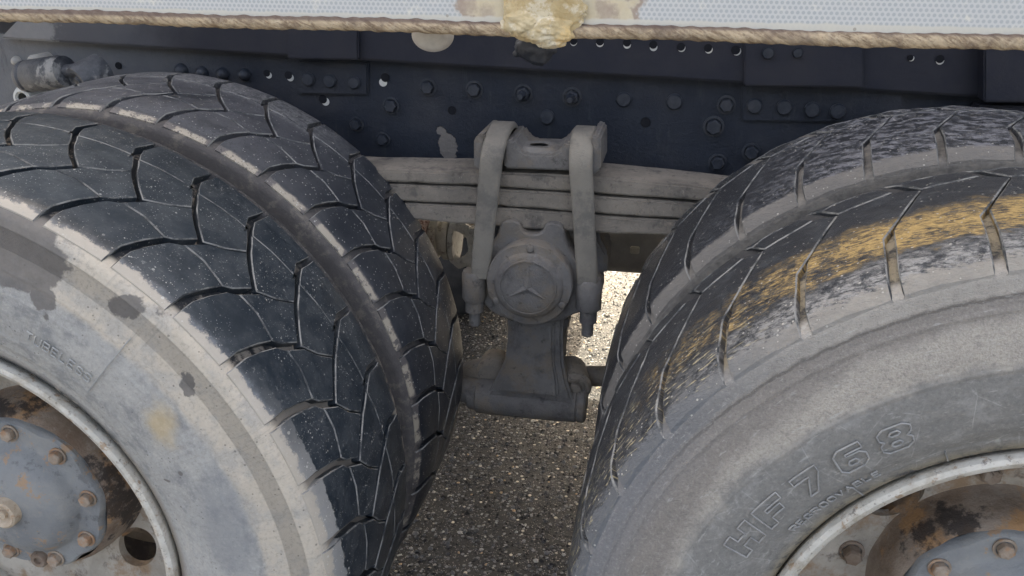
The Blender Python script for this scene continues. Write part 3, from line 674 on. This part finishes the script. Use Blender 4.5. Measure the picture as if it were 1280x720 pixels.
GL = {
 'H': [[(0, 0), (.32, 0), (.32, .36), (.66, .36), (.66, 0), (1, 0), (1, 1), (.66, 1), (.66, .64), (.32, .64), (.32, 1), (0, 1)]],
 'F': [[(0, 0), (.34, 0), (.34, .32), (.85, .32), (.85, .58), (.34, .58), (.34, .72), (1, .72), (1, 1), (0, 1)]],
 '7': [[(.2, 0), (.55, 0), (1, .72), (1, 1), (0, 1), (0, .72), (.62, .72)]],
 '6': [[(.2, 0), (.8, 0), (1, .18), (1, .48), (.82, .64), (.36, .64), (.36, .74), (.95, .74), (.9, 1), (.2, 1), (0, .84), (0, .18)], [(.4, .22), (.62, .22), (.7, .32), (.62, .42), (.4, .42), (.32, .32)]],
 '8': [[(.2, 0), (.8, 0), (1, .16), (1, .38), (.86, .5), (1, .62), (1, .86), (.8, 1), (.2, 1), (0, .86), (0, .62), (.14, .5), (0, .38), (0, .16)], [(.4, .2), (.6, .2), (.68, .3), (.6, .38), (.4, .38), (.32, .3)], [(.4, .62), (.6, .62), (.68, .7), (.6, .8), (.4, .8), (.32, .7)]],
}
for ch, t0, wd in (('H', -65.6, 5.8), ('F', -58.2, 5.4), ('7', -49.9, 4.6), ('6', -42.4, 4.8), ('8', -35.3, 4.9)):
    bm = bmesh.new(); wrap_strokes(bm, GL[ch], t0, wd, .3535, .031, .0010, RR/.53, .14); link("letter", mesh(bm, 60), M['letter'], wR)
THIN = {'R': [[(0, 0), (0, 1), (.7, 1), (.9, .85), (.9, .65), (.7, .5), (0, .5)], [(.45, .5), (.9, 0)]], 'E': [[(.85, 0), (0, 0), (0, 1), (.85, 1)], [(0, .5), (.7, .5)]],
 'G': [[(.9, .8), (.7, 1), (.2, 1), (0, .8), (0, .2), (.2, 0), (.7, 0), (.9, .2), (.9, .45), (.55, .45)]], 'O': [[(.2, 0), (.7, 0), (.9, .2), (.9, .8), (.7, 1), (.2, 1), (0, .8), (0, .2), (.2, 0)]],
 'V': [[(0, 1), (.45, 0), (.9, 1)]], 'A': [[(0, 0), (.45, 1), (.9, 0)], [(.2, .38), (.7, .38)]], 'B': [[(0, 0), (0, 1), (.7, 1), (.85, .85), (.85, .65), (.7, .53), (0, .53)], [(.7, .53), (.9, .35), (.9, .15), (.7, 0), (0, 0)]],
 'L': [[(0, 1), (0, 0), (.8, 0)]], 'T': [[(0, 1), (.9, 1)], [(.45, 1), (.45, 0)]], 'U': [[(0, 1), (0, .2), (.2, 0), (.7, 0), (.9, .2), (.9, 1)]], 'S': [[(.9, .8), (.7, 1), (.2, 1), (0, .8), (.05, .6), (.85, .42), (.9, .2), (.7, 0), (.2, 0), (0, .18)]]}
def word(txt, t0, t1, r0, h, rad, s, wl, mt):
    st = (t1-t0)/len(txt)
    for i, ch in enumerate(txt):
        bm = bmesh.new(); wrap_strokes(bm, THIN[ch], t0+st*i, st*.78, r0, h, rad, s, 0, closed=False); link("letter", mesh(bm, 60), mt, wl)
word("REGROOVABLE", -57.0, -37.2, .3275, .0088, .0010, RR/.53, wR, M['letter'])
word("TUBELESS", 28.6, 42.0,   .379, .0125, .00085, 1, wL, M['letter_l'])
bm = bmesh.new(); wrap_strokes(bm, [[(0, 0), (0, 1)]], 42.4, 1, .362, .107, .0007, 1, closed=False); link("mould_line", mesh(bm, 60), M['letter_l'], wL)
for t0 in (-26.5, -43.3):
    bm = bmesh.new(); wrap_strokes(bm, [[(0, 0), (0, 1)]], t0, 1, .306, .020, .0008, RR/.53, closed=False); link("mould_line", mesh(bm, 60), M['letter'], wR)

# ---- far side wheels, axles, driveline
far_me = mesh(lathe(carcass(.528, .004, [], []), 96), 50)
for cx in (0, WB):
    for k, yy in enumerate((1.88, 2.22)):
        wl = empty("wheel", (cx, yy, 0), None, None); hang(wl)
        link("tyre", far_me, M['plain_tyre'], wl)
        link("rim", mesh(lathe([(.298, .0), (.285, .012), (.275, .05), (.27, .12), (.12, .12), (.0, .12)], 64), 40), M['disc'], wl)
for cx in (0, WB):
    bm = turned([((cx, .36, 0), .085), ((cx, .62, 0), .085), ((cx, .66, 0), .11), ((cx, .70, 0), .075), ((cx, 1.0, .0), .075), ((cx, 1.08, 0), .16), ((cx, 1.18, 0), .20), ((cx, 1.30, 0), .20), ((cx, 1.40, 0), .16), ((cx, 1.48, 0), .075), ((cx, 2.15, 0), .075)], 48)
    tpart("axle_beam", bm, M['black'])
PY = 1.22
bm = turned([((.05, PY, .030), .085), ((.20, PY, .030), .07), ((.255, PY, .030), .062)], 40); tpart("pinion_housing", bm, M['black'])
bm = turned([((.20, PY, .045), .055), ((.285, PY, .045), .050), ((.300, PY, .045), .042)], 40); rough(bm, .004, 30); tpart("pinion_collar", bm, M['pinkrust'])
bm = turned([((.300, PY, .034), .038), ((.303, PY, .034), .050), ((.322, PY, .034), .050), ((.325, PY, .034), .042), ((.335, PY, .034), .042), ((.337, PY, .034), .052), ((.352, PY, .034), .052), ((.354, PY, .034), .030)], 48); tpart("oil_seal_ring", bm, M['joint'])
yk = hang(empty("yoke", (0, 0, 0)))
link("yoke_flange", mesh(turned([((.354, PY, .036), .045), ((.358, PY, .036), .060), ((.370, PY, .036), .060), ((.372, PY, .036), .040)], 48), 40), M['joint_pale'], yk)
for sy, sz in ((-1, .05), (-1, -.048)):
    bm = tube([(.368, PY-.030, .036+sz*.9), (.385, PY-.045, .036+sz), (.405, PY-.045, .036+sz*.8), (.425, PY-.04, .036+sz*.4)], [.013, .014, .014, .017], 14); link("yoke_arm", mesh(bm, 50), M['joint_pale'], yk)
bm = tube([(.415, PY-.045, -.02), (.418, PY-.045, .03), (.415, PY-.045, .085)], [.012, .010, .014], 14); link("yoke_arm", mesh(bm, 50), M['joint_pale'], yk)
bm = turned([((.41, PY, .035), .03), ((.46, PY, .035), .045), ((.50, PY, .035), .055), ((.72, PY, .035), .055), ((.735, PY, .045), .062), ((.99, PY, .045), .062), ((1.05, PY, .03), .06), ((1.2, PY, .03), .08)], 48); tpart("drive_shaft", bm, M['tube'])
bm = bmesh.new(); box(bm, (.818, PY-.075, .065), (.022, .012, .016)); bevelall(bm, .002); tpart("shaft_clip", bm, M['joint'])

# ---- chassis rail
def railz(x): return .5625-.0262*(x+.47)-.0   # underside of the upper member, running slightly downhill
def tilt_box(name, x0, x1, zt, zb, y0, y1, mt, bev=.004, parent=None, dz=0, label=None):
    """plate between x0..x1; zt/zb are offsets from the rail line"""
    pts = [(x0, railz(x0)+zt), (x1, railz(x1)+zt), (x1, railz(x1)+zb), (x0, railz(x0)+zb)]
    o = obj(name, prism(pts, y0, y1, bev), mt, None, label); o.parent = parent; return o
rail = hang(empty("chassis_rail", (0, 0, 0)))
tilt_box("rail_web", -.52, 2.1, -.0, -.262, .800, .812, M['rail'], 0, rail)
tilt_box("rail_flange", -.52, 2.1, -.262, -.272, .800, .88, M['rail'], .002, rail)
sub = hang(empty("subframe", (0, 0, 0)))
# upper member with a slanted end
e0 = at(22, 24, .775); e1 = at(-2, 46, .775)
pts = [(e0.x, e0.z+.10), (2.1, railz(2.1)+.17), (2.1, railz(2.1)-.006), (e1.x, railz(e1.x)-.006), (e0.x, e0.z)]
o = obj("subframe_beam", prism(pts, .775, .86, .004), M['upper']); o.parent = sub
def plate(px0, py0, px1, py1, y, th, mt, par, bev=.003, name="gusset_plate"):
    a, b, c, d = (at(*q, y) for q in ((px0, py0), (px1, py0+.012*(px1-px0)), (px1, py1+.012*(px1-px0)), (px0, py1)))
    bm = prism([(v.x, v.z) for v in (a, b, c, d)], y, y+th, bev); o = obj(name, bm, mt); o.parent = par; return o
plate(359, 20, 448, 74, .762, .02, M['upper'], sub)
plate(372, 76, 460, 118, .792, .02, M['rail'], rail)
plate(930, 30, 1080, 108, .762, .02, M['upper'], sub)
plate(927, 106, 1130, 152, .792, .02, M['rail'], rail)
plate(1230, 30, 1330, 128, .740, .04, M['upper'], sub)
plate(1222, 132, 1330, 150, .760, .04, M['upper'], sub)

def at_bolts(lst, par, name, mk, y, mt):
    for px, py, r in lst:
        bm = bmesh.new(); mk(bm, r); me = mesh(bm, 40); o = link(name, me, mt, par); q = at(px, py, y); o.location = q; o.rotation_euler = (0, random.random()*2, 0)
S = 1.72/FPX     # metres per photo pixel at the rail
def mk_hex(bm, r): hexbolt(bm, r*S, .013, True)
def mk_round(bm, r):
    lathe([(r*S*1.15, 0), (r*S*1.12, -.004), (r*S*.9, -.010), (r*S*.5, -.0145), (0, -.016)], 20, bm=bm)
def mk_flat(bm, r): lathe([(r*S*1.1, 0), (r*S*1.1, -.004), (r*S*.95, -.0055), (r*S*.9, -.0075), (0, -.008)], 24, bm=bm)
def mk_stud(bm, r):
    hexbolt(bm, r*S*.95, .014, True); lathe([(r*S*.62, -.010), (r*S*.60, -.020), (r*S*.5, -.022), (r*S*.42, -.034), (r*S*.36, -.036), (0, -.036)], 20, bm=bm)
at_bolts([(535, 109, 8), (593, 112, 8), (908, 131, 8), (892, 158, 9), (897, 203, 8), (939, 190, 8), (489, 132, 8), (446, 155, 7), (479, 174, 7)], rail, "bolt", mk_hex, .8, M['bolt'])
at_bolts([(780, 124, 8), (843, 127, 8.5), (684, 146, 8)], rail, "bolt", mk_flat, .8, M['bolt'])
at_bolts([(654, 117, 9), (715, 121, 9)], rail, "stud_bolt", mk_stud, .8, M['bolt'])
at_bolts([(227, 88, 8), (253, 91, 7.5), (279, 92, 7), (306, 93, 7)], rail, "rivet", mk_round, .8, M['bolt'])
at_bolts([(22, 76, 5.5)], rail, "rivet", mk_round, .8, M['dome'])
at_bolts([(386, 99, 7.5), (413, 101, 7.5), (443, 103, 7), (943, 132, 8), (980, 134, 8), (1015, 137, 8), (1047, 139, 8)], rail, "bolt", mk_flat, .792, M['bolt'])
at_bolts([(960, 66, 6), (997, 66, 5), (1262, 82, 7)], sub, "bolt", mk_flat, .762, M['bolt'])
def mk_hole(bm, r): lathe([(r*S*1.08, 0), (r*S, -.0012), (r*S*.98, -.0004), (0, -.0004)], 20, bm=bm)
at_bolts([(565, 138, 5), (807, 153, 5.5), (148, 82, 4.2), (1101, 72, 4)], rail, "bolt_hole", mk_hole, .799, M['hole'])
def crescent(px, py, r, off, par, y):
    """a hole in the beam drawn as a pale disc for daylight, partly covered by a dark disc for the bore"""
    q = at(px, py, y); h = link("bolt_hole", mesh(lathe([(r*S, 0), (r*S, -.0008), (0, -.0008)], 20), 40), M['pale'], par); h.location = q  # pale disc standing for daylight through the hole
    o = link("hole_shadow_side", mesh(lathe([(r*S*1.06, 0), (r*S*1.06, -.0012), (0, -.0012)], 20), 40), M['hole'], par); o.location = q+Vector((off[0]*S, -.0006, off[1]*S))
for px, py, r, of in ((717, 53, 3.9, (0, 1.5)), (750, 54, 4.2, (0, 2.0)), (784, 56, 4.2, (-.3, 2.5)), (817, 59, 4.2, (-.5, 2.8)), (852, 60, 4.2, (-.8, 1.5)), (886, 62, 4.2, (-1, 1.8)), (921, 64, 4.6, (-1.4, 1.3)), (1139, 73, 3, (-1.2, .8)), (1175, 76, 4, (-.5, 2))):
    crescent(px, py, r, of, sub, .7745)
for px, py, r, of in ((336, 94, 4, (-2, 2.5)), (363, 97, 4.5, (-2, 3)), (407, 127, 5, (-3, 3)), (479, 103, 5, (3, 6))):
    crescent(px, py, r, of, rail, .7995)

# damper pin and bush at the left end of the rail
dp = hang(empty("damper_mount", (0, 0, 0)))
a = at(32, 96, .72); b = at(82, 89, .70); dx = (b-a).normalized()
link("bush_sleeve", mesh(turned([(a-dx*.012, .018), (a-dx*.006, .026), (a, .030), (a+dx*.008, .031), (a+dx*.012, .028), (a+dx*.016, .031), (b-dx*.012, .031), (b-dx*.008, .029), (b, .029), (b+dx*.003, .012), (b+dx*.03, .012)], 40), 40), M['bush'], dp)
c = at(107, 99, .70)
bm = lathe([(.0, -.016), (.010, -.018), (.012, -.012), (.017, -.012), (.022, -.018), (.030, -.018), (.034, -.010), (.034, .04), (0, .04)], 36); o = link("eye_ring", mesh(bm, 40), M['bush'], dp); o.location = c; o.rotation_euler = (R(18), 0, R(-28))
c = at(44, 76, .76); bm = lathe([(.0, -.012), (.009, -.012), (.012, -.006), (.012, .04), (0, .04)], 20); o = link("nut", mesh(bm, 40), M['dome'], dp); o.location = c
c = at(31, 122, .76); bm = lathe([(.010, -.006), (.014, -.010), (.020, -.008), (.024, 0), (.024, .04)], 30); o = link("hose_grommet", mesh(bm, 40), M['white'], dp); o.location = c

# ---- leaf spring
spr = hang(empty("leaf_spring", (0, 0, 0), None, "multi-leaf spring pack clamped by two broad straps"))
SF, SB = .625, .725
def leaf(x0, x1, pts_top, pts_bot, seed):
    """leaf outline in pixels on its front face"""
    pts = pxs(pts_top+pts_bot[::-1], SF)
    bm = prism(pts, SF, SB, .0035); bmesh.ops.subdivide_edges(bm, edges=[e for e in bm.edges if e.calc_length() > .03], cuts=6, use_grid_fill=True); rough(bm, .0016, 28, seed); return obj("leaf", bm, M['leaf'], spr)
leaf(0, 0, [(380, 214), (440, 212), (520, 214), (600, 215), (680, 218), (760, 222), (860, 232), (960, 244)], [(380, 226), (440, 226), (520, 229), (600, 232), (680, 237), (760, 243), (860, 250), (960, 260)], 1)
leaf(0, 0, [(380, 229), (440, 229.5), (520, 232), (600, 235), (680, 240), (760, 246.5), (860, 254), (960, 263)], [(380, 247), (440, 249), (520, 252.5), (600, 256), (680, 261), (760, 268), (860, 274), (960, 280)], 2)
leaf(0, 0, [(380, 251), (440, 252.5), (520, 255), (600, 259), (680, 264), (760, 271), (860, 277), (960, 283)], [(380, 268), (440, 270), (520, 275), (600, 281), (680, 287), (760, 292), (860, 295), (960, 298)], 3)
def strap(px_t0, px_t1, py_t, px_b0, px_b1, py_b, name="u_bolt"):
    """broad clamp strap arching over the spring pack"""
    yf, yb = .598, .742; w0 = at(px_t0, py_t, yf); w1 = at(px_t1, py_t, yf); b0 = at(px_b0, py_b, yf); b1 = at(px_b1, py_b, yf)
    path = []  # (t along height, y, z)
    zt = w0.z; zb = b0.z; rad = (yb-yf)/2; zt = at(px_t0, py_t, yf+rad*.8).z
    for i in range(9): path.append((yf, zb+(zt-.045-zb)*i/8))
    for i in range(1, 16):
        a = math.pi*i/16; path.append((yf+rad-rad*math.cos(a), zt-.045+.045*math.sin(a)))
    path.append((yb, zt-.05)); path.append((yb, zb))
    bm = bmesh.new(); rings = []
    for k, (y, z) in enumerate(path):
        t = max(0, min(1, (z-zb)/(zt-zb))); xa = b0.x+(w0.x-b0.x)*t; xb = b1.x+(w1.x-b1.x)*t
        y0, z0 = path[max(k-1, 0)]; y1, z1 = path[min(k+1, len(path)-1)]; L = math.hypot(y1-y0, z1-z0); ny, nz = -(z1-z0)/L, (y1-y0)/L
        th = .011
        e = .004
        rings.append([bm.verts.new(v) for v in ((xa, y-ny*0, z-nz*0), (xa, y+ny*(th-e), z+nz*(th-e)), (xa+e, y+ny*th, z+nz*th), (xb-e, y+ny*th, z+nz*th), (xb, y+ny*(th-e), z+nz*(th-e)), (xb, y, z))])
    for i in range(len(rings)-1):
        for k in range(6): bm.faces.new([rings[i][k], rings[i][(k+1) % 6], rings[i+1][(k+1) % 6], rings[i+1][k]])
    bm.faces.new(rings[0]); bm.faces.new(rings[-1])
    return obj(name, bm, M['strap'], spr, None, 50)
strap(603, 632, 162, 589, 612, 345)
strap(710, 740, 168, 722, 748, 352)
# collars that guide the straps and the saddle between them
for x0, x1, y0, y1 in ((592, 606, 168, 206), (739, 751, 170, 212)):
    pts = pxs([(x0, y0+9), (x0+3, y0+2), (x0+7, y0), (x1, y0), (x1, y1+8), (x0, y1+4)] if x0 < 650 else [(x0, y0), (x1-5, y0), (x1-1, y0+3), (x1, y0+10), (x1, y1), (x0, y1+8)], .612)
    obj("strap_collar", prism(pts, .612, .735, .003), M['dust'], spr)
bm = prism(pxs([(630, 176), (642, 175), (648, 186), (658, 192), (690, 193), (700, 188), (706, 178), (716, 178), (716, 214), (630, 211)], .618), .618, .740, .004); obj("saddle", bm, M['dust'], spr)
c = at(674, 181, .66); bm = lathe([(.014, 0), (.030, -.002), (.036, .006), (.040, .02), (.040, .04)], 36)
bmesh.ops.rotate(bm, verts=bm.verts, matrix=Matrix.Rotation(R(-90), 3, 'X')); bmesh.ops.scale(bm, vec=(1.15, .9, .5), verts=bm.verts); o = obj("saddle_boss", bm, M['dust'], spr); o.location = c

# nuts under the straps
def nutstack(cx, w1, y0, y1, w2, y2, w3, y3, yy):
    c0 = at(cx, y0, yy); k = at(cx+10, y0, yy).x-c0.x; k /= 10
    z = lambda p: at(cx, p, yy).z
    x = c0.x
    bm = turned([((x, yy, z(y0)), w1*k*.86), ((x, yy, z(y0+4)), w1*k), ((x, yy, z(y1)), w1*k), ((x, yy, z(y1+1.5)), w1*k*.95), ((x, yy, z(y1+2)), w2*k*1.12), ((x, yy, z(y1+4)), w2*k*1.12), ((x, yy, z(y1+5)), w2*k), ((x, yy, z(y2)), w2*k), ((x, yy, z(y2+.5)), w3*k), ((x, yy, z(y3-1)), w3*k), ((x, yy, z(y3)), w3*k*.85)], 28)
    rough(bm, .0006, 60); obj("strap_nut", bm, M['dust'], spr)
nutstack(592.5, 15, 338, 371, 11.5, 388, 7, 406, .605)
nutstack(737, 16.5, 348, 384, 11, 402, 7.5, 419, .605)

# ---- trunnion bracket
tr = hang(empty("trunnion_bracket", (0, 0, 0), None, "dust-covered cast bracket with round cap bearing a three-pointed star"))
def smooth_pts(P, n=2):
    """round an outline by corner cutting"""
    for _ in range(n): P = [q for (a, b) in zip(P, P[1:]+P[:1]) for q in ((a[0]*.75+b[0]*.25, a[1]*.75+b[1]*.25), (a[0]*.25+b[0]*.75, a[1]*.25+b[1]*.75))]
    return P
body = [(600, 380), (597, 340), (612, 306), (622, 296), (626, 276), (649, 276), (654, 293), (677, 294), (682, 278), (704, 280), (707, 306), (722, 330), (750, 352), (750, 388), (716, 392), (700, 404), (636, 404)]
obj("bracket_head", prism(smooth_pts(pxs(body, .612)), .612, .70, .003, 1), M['dust'], tr)
obj("spring_seat", prism(pxs([(598, 300), (606, 262), (744, 268), (750, 300), (760, 318), (758, 345), (596, 345), (590, 322)], .66), .66, .75, .006), M['dust'], tr)
# column flaring to its foot
L_ = [(633, 398), (634, 425), (631, 450), (622, 470), (612, 488), (600, 500)]; Rr = [(735, 522), (716, 500), (709, 480), (704, 455), (703, 425), (704, 398)]
obj("column_flange", prism(pxs(L_+[(600, 512), (660, 520)]+Rr, .632), .632, .66, .005), M['dust'], tr)
Li = [(640, 398), (641, 427), (638, 452), (630, 473), (622, 488)]; Ri = [(698, 496), (697, 478), (693, 455), (692, 427), (693, 398)]
obj("column_web", prism(pxs(Li+Ri, .628), .624, .64, .004), M['dust'], tr)
obj("column_core", prism(pxs([(640, 398), (644, 450), (632, 500), (694, 508), (698, 450), (712, 398)], .66), .66, .80, .004), M['dust'], tr)
# foot: lying barrel with stepped ends
def P3(px, py, y): return at(px, py, y)
fa, fb = P3(596, 494, .66), P3(728, 507, .66); d = (fb-fa).normalized()
bm = turned([(fa-d*.018, .022), (fa-d*.014, .028), (fa, .029), (fa+d*.003, .034), (fa+d*.05, .0345), (fb-d*.05, .0345), (fb-d*.012, .033), (fb-d*.010, .030), (fb-d*.006, .033), (fb+d*.004, .033), (fb+d*.008, .028)], 36); rough(bm, .0008, 50); obj("bracket_foot", bm, M['dust'], tr)
fc = fa+Vector((-.005, .0, .005)); obj("foot_lug", turned([(fc+Vector((-.052, 0, .008)), .012), (fc+Vector((-.035, 0, .008)), .024), (fc+Vector((.02, 0, 0)), .027)], 24), M['dust'], tr)
# torque rods
tq = hang(empty("torque_rod", (0, 0, 0)))
p0 = P3(617, 462, .70); p1 = P3(592, 468, .70); p2 = P3(562, 483, .71); p3 = P3(500, 490, .72)
link("rod_bar", mesh(tube([p0, p1, p2, p3, p3+Vector((-.3, .1, .02))], [.030, .029, .022, .019, .019], 20), 50), M['dust'], tq)
link("rod_eye", mesh(turned([(p0+Vector((.0, -.03, -.002)), .026), (p0+Vector((0, -.02, 0)), .032), (p0+Vector((0, .03, 0)), .032), (p0+Vector((0, .05, 0)), .02)], 30), 40), M['leaf'], tq)
tq2 = hang(empty("torque_rod", (0, 0, 0)))
q0 = P3(715, 481, .672)
bm = lathe([(.0, -.022), (.014, -.022), (.016, -.014), (.022, -.014), (.025, -.021), (.030, -.021), (.0325, -.014), (.036, -.013), (.037, .045), (.03, .05), (0, .05)], 44); o = link("rod_eye", mesh(bm, 40), M['leaf'], tq2); o.location = q0; o.rotation_euler = (R(8), 0, R(18))
link("rod_bar", mesh(tube([q0+Vector((.02, .04, 0)), q0+Vector((.12, .06, 0)), q0+Vector((.5, .1, 0))], .02, 16), 50), M['dust'], tq2)

# round cap with three-pointed star
cy_ = .582; cc_ = at(661, 356.5, cy_); rc = .0765
bm = lathe([(rc*1.0, .03), (rc, .004), (rc*.975, .0), (rc*.83, -.001), (rc*.80, -.002), (rc*.775, -.006), (rc*.72, -.0095), (rc*.45, -.0125), (0, -.0130)], 96); rough(bm, .0006, 60)
o = obj("bearing_cap", bm, M['dust'], tr); o.location = cc_
for a in (2, 118, 240):
    bm = lathe([(.0062, .001), (.0062, -.0035), (.0045, -.0052), (0, -.0055)], 16); o = obj("cap_screw", bm, M['dust'], tr); o.location = cc_+Vector((rc*.885*math.sin(R(a)), 0, rc*.885*math.cos(R(a))))
bm = bmesh.new()
for k in range(3):
    a = R(k*120+1); t = Vector((math.sin(a), 0, math.cos(a)))*rc*.52; n_ = Vector((math.cos(a), 0, -math.sin(a)))*rc*.085
    c0 = bm.verts.new((0, -.0180, 0)); tp = bm.verts.new(t+Vector((0, -.0146, 0))); 
    b1 = bm.verts.new(n_+t*.12+Vector((0, -.0145, 0))); b2 = bm.verts.new(-n_+t*.12+Vector((0, -.0145, 0)))
    bm.faces.new((c0, b1, tp)); bm.faces.new((c0, tp, b2))
    m0 = bm.verts.new((0, -.0143, 0))
bm2 = lathe([(rc*.66, -.0115), (rc*.655, -.0138), (rc*.63, -.0142), (rc*.625, -.0125)], 80)
o = obj("star_emblem", bm, M['dust'], tr, None, 10); o.location = cc_
o = obj("emblem_ring", bm2, M['dust'], tr); o.location = cc_

# ---- load body: white taped edge, braided cord trim
bd = hang(empty("cargo_body", (0, 0, 0)))
ZB = .690
bm = bmesh.new(); box(bm, (.8, -.030, ZB+.09), (4.4, .006, .18)); link("reflective_strip", mesh(bm, 0), M['tape'], bd)
bm = bmesh.new(); box(bm, (.8, -.012, ZB+.095), (4.4, .030, .17)); link("side_rave", mesh(bm, 0), M['body'], bd)
bm = bmesh.new(); box(bm, (.6, 1.535, 1.70), (4.6, 1.83, 1.8)); bevelall(bm, .02); link("sun_block_box", mesh(bm, 30), M['body'], bd)  # unseen box added and sized to keep direct sun off the wheels
bm = bmesh.new(); box(bm, (.8, 2.53, .79), (4.4, .03, .2)); link("side_rave", mesh(bm, 0), M['body'], bd)
for k in range(4):
    bm = bmesh.new(); box(bm, (-.75+k*1.0, .40, .80), (.05, .76, .05)); link("outrigger", mesh(bm, 0), M['black'], bd)
bm = bmesh.new(); box(bm, (-.80, .90, .66), (.75, .06, .30)); bevelall(bm, .004); link("sky_gap_blocker", mesh(bm, 30), M['black'], bd)  # dark box added behind the beam end to shut out the sky
# far rail
tilt_box("rail_web", -.52, 2.1, .13, -.262, 1.66, 1.672, M['rail'], 0, rail)
# cord
bm = bmesh.new(); N = 900; prev = None
rings = []
for i in range(N+1):
    x = -.6+2.6*i/N; z = .6865+.0012*math.sin(x*3.1+1)+.0006*math.sin(x*23); ring = []
    for k in range(12):
        a = 2*math.pi*k/12; r = .0060+.00035*math.sin(x*420+a*1.0)+.0010*noise.noise(Vector((x*60, math.cos(a), math.sin(a))))
        ring.append(bm.verts.new((x, -.0345+r*math.cos(a)*.8, z+r*math.sin(a)*1.0)))
    rings.append(ring)
for i in range(N):
    for k in range(12): bm.faces.new([rings[i][k], rings[i][(k+1) % 12], rings[i+1][(k+1) % 12], rings[i+1][k]])
link("cord_trim", mesh(bm, 80), M['cord'], bd)
# lumps of dried foam over the joint
def lump(c, s, seed, mt, name="foam_lump", amp=.25, sub_=5):
    bm = bmesh.new(); bmesh.ops.create_icosphere(bm, subdivisions=sub_, radius=1)
    for v in bm.verts:
        d = v.co.copy(); n1 = noise.noise(d*1.7+Vector((seed, 0, 0))); n2 = noise.noise(d*5+Vector((seed, 2, 0))); n3 = abs(noise.noise(d*11+Vector((seed, 2, 5))))
        k = 1+amp*n1+amp*.4*n2-amp*.3*n3; v.co = Vector((d.x*s[0]*k, d.y*s[1]*k, d.z*s[2]*k))
    o = obj(name, bm, mt, bd, None, 80); o.location = c; return o
q = lambda px, py, y=-.038: at(px, py, y)
lump(q(678, 10), (.036, .004, .024), 1.3, M['foam']); lump(q(683, 38), (.024, .012, .014), 4.1, M['foam']); lump(q(655, 30), (.020, .010, .012), 7.7, M['foam']); lump(q(690, 50), (.012, .009, .0075), 9.2, M['foam'])
# pale dome hanging just inside the edge
bm = bmesh.new(); bmesh.ops.create_uvsphere(bm, u_segments=32, v_segments=20, radius=1)
for v in bm.verts: v.co = Vector((v.co.x*.0205, v.co.y*.015, v.co.z*.0155))
dm = at(541, 44, .02); o = obj("rubber_stop", bm, M['dome'], bd); o.location = dm
# dark muck hanging from the joint
lump(at(668, 58, .05), (.020, .012, .016), 12.1, M['bolt'], "dirt_clump", .4, 4)
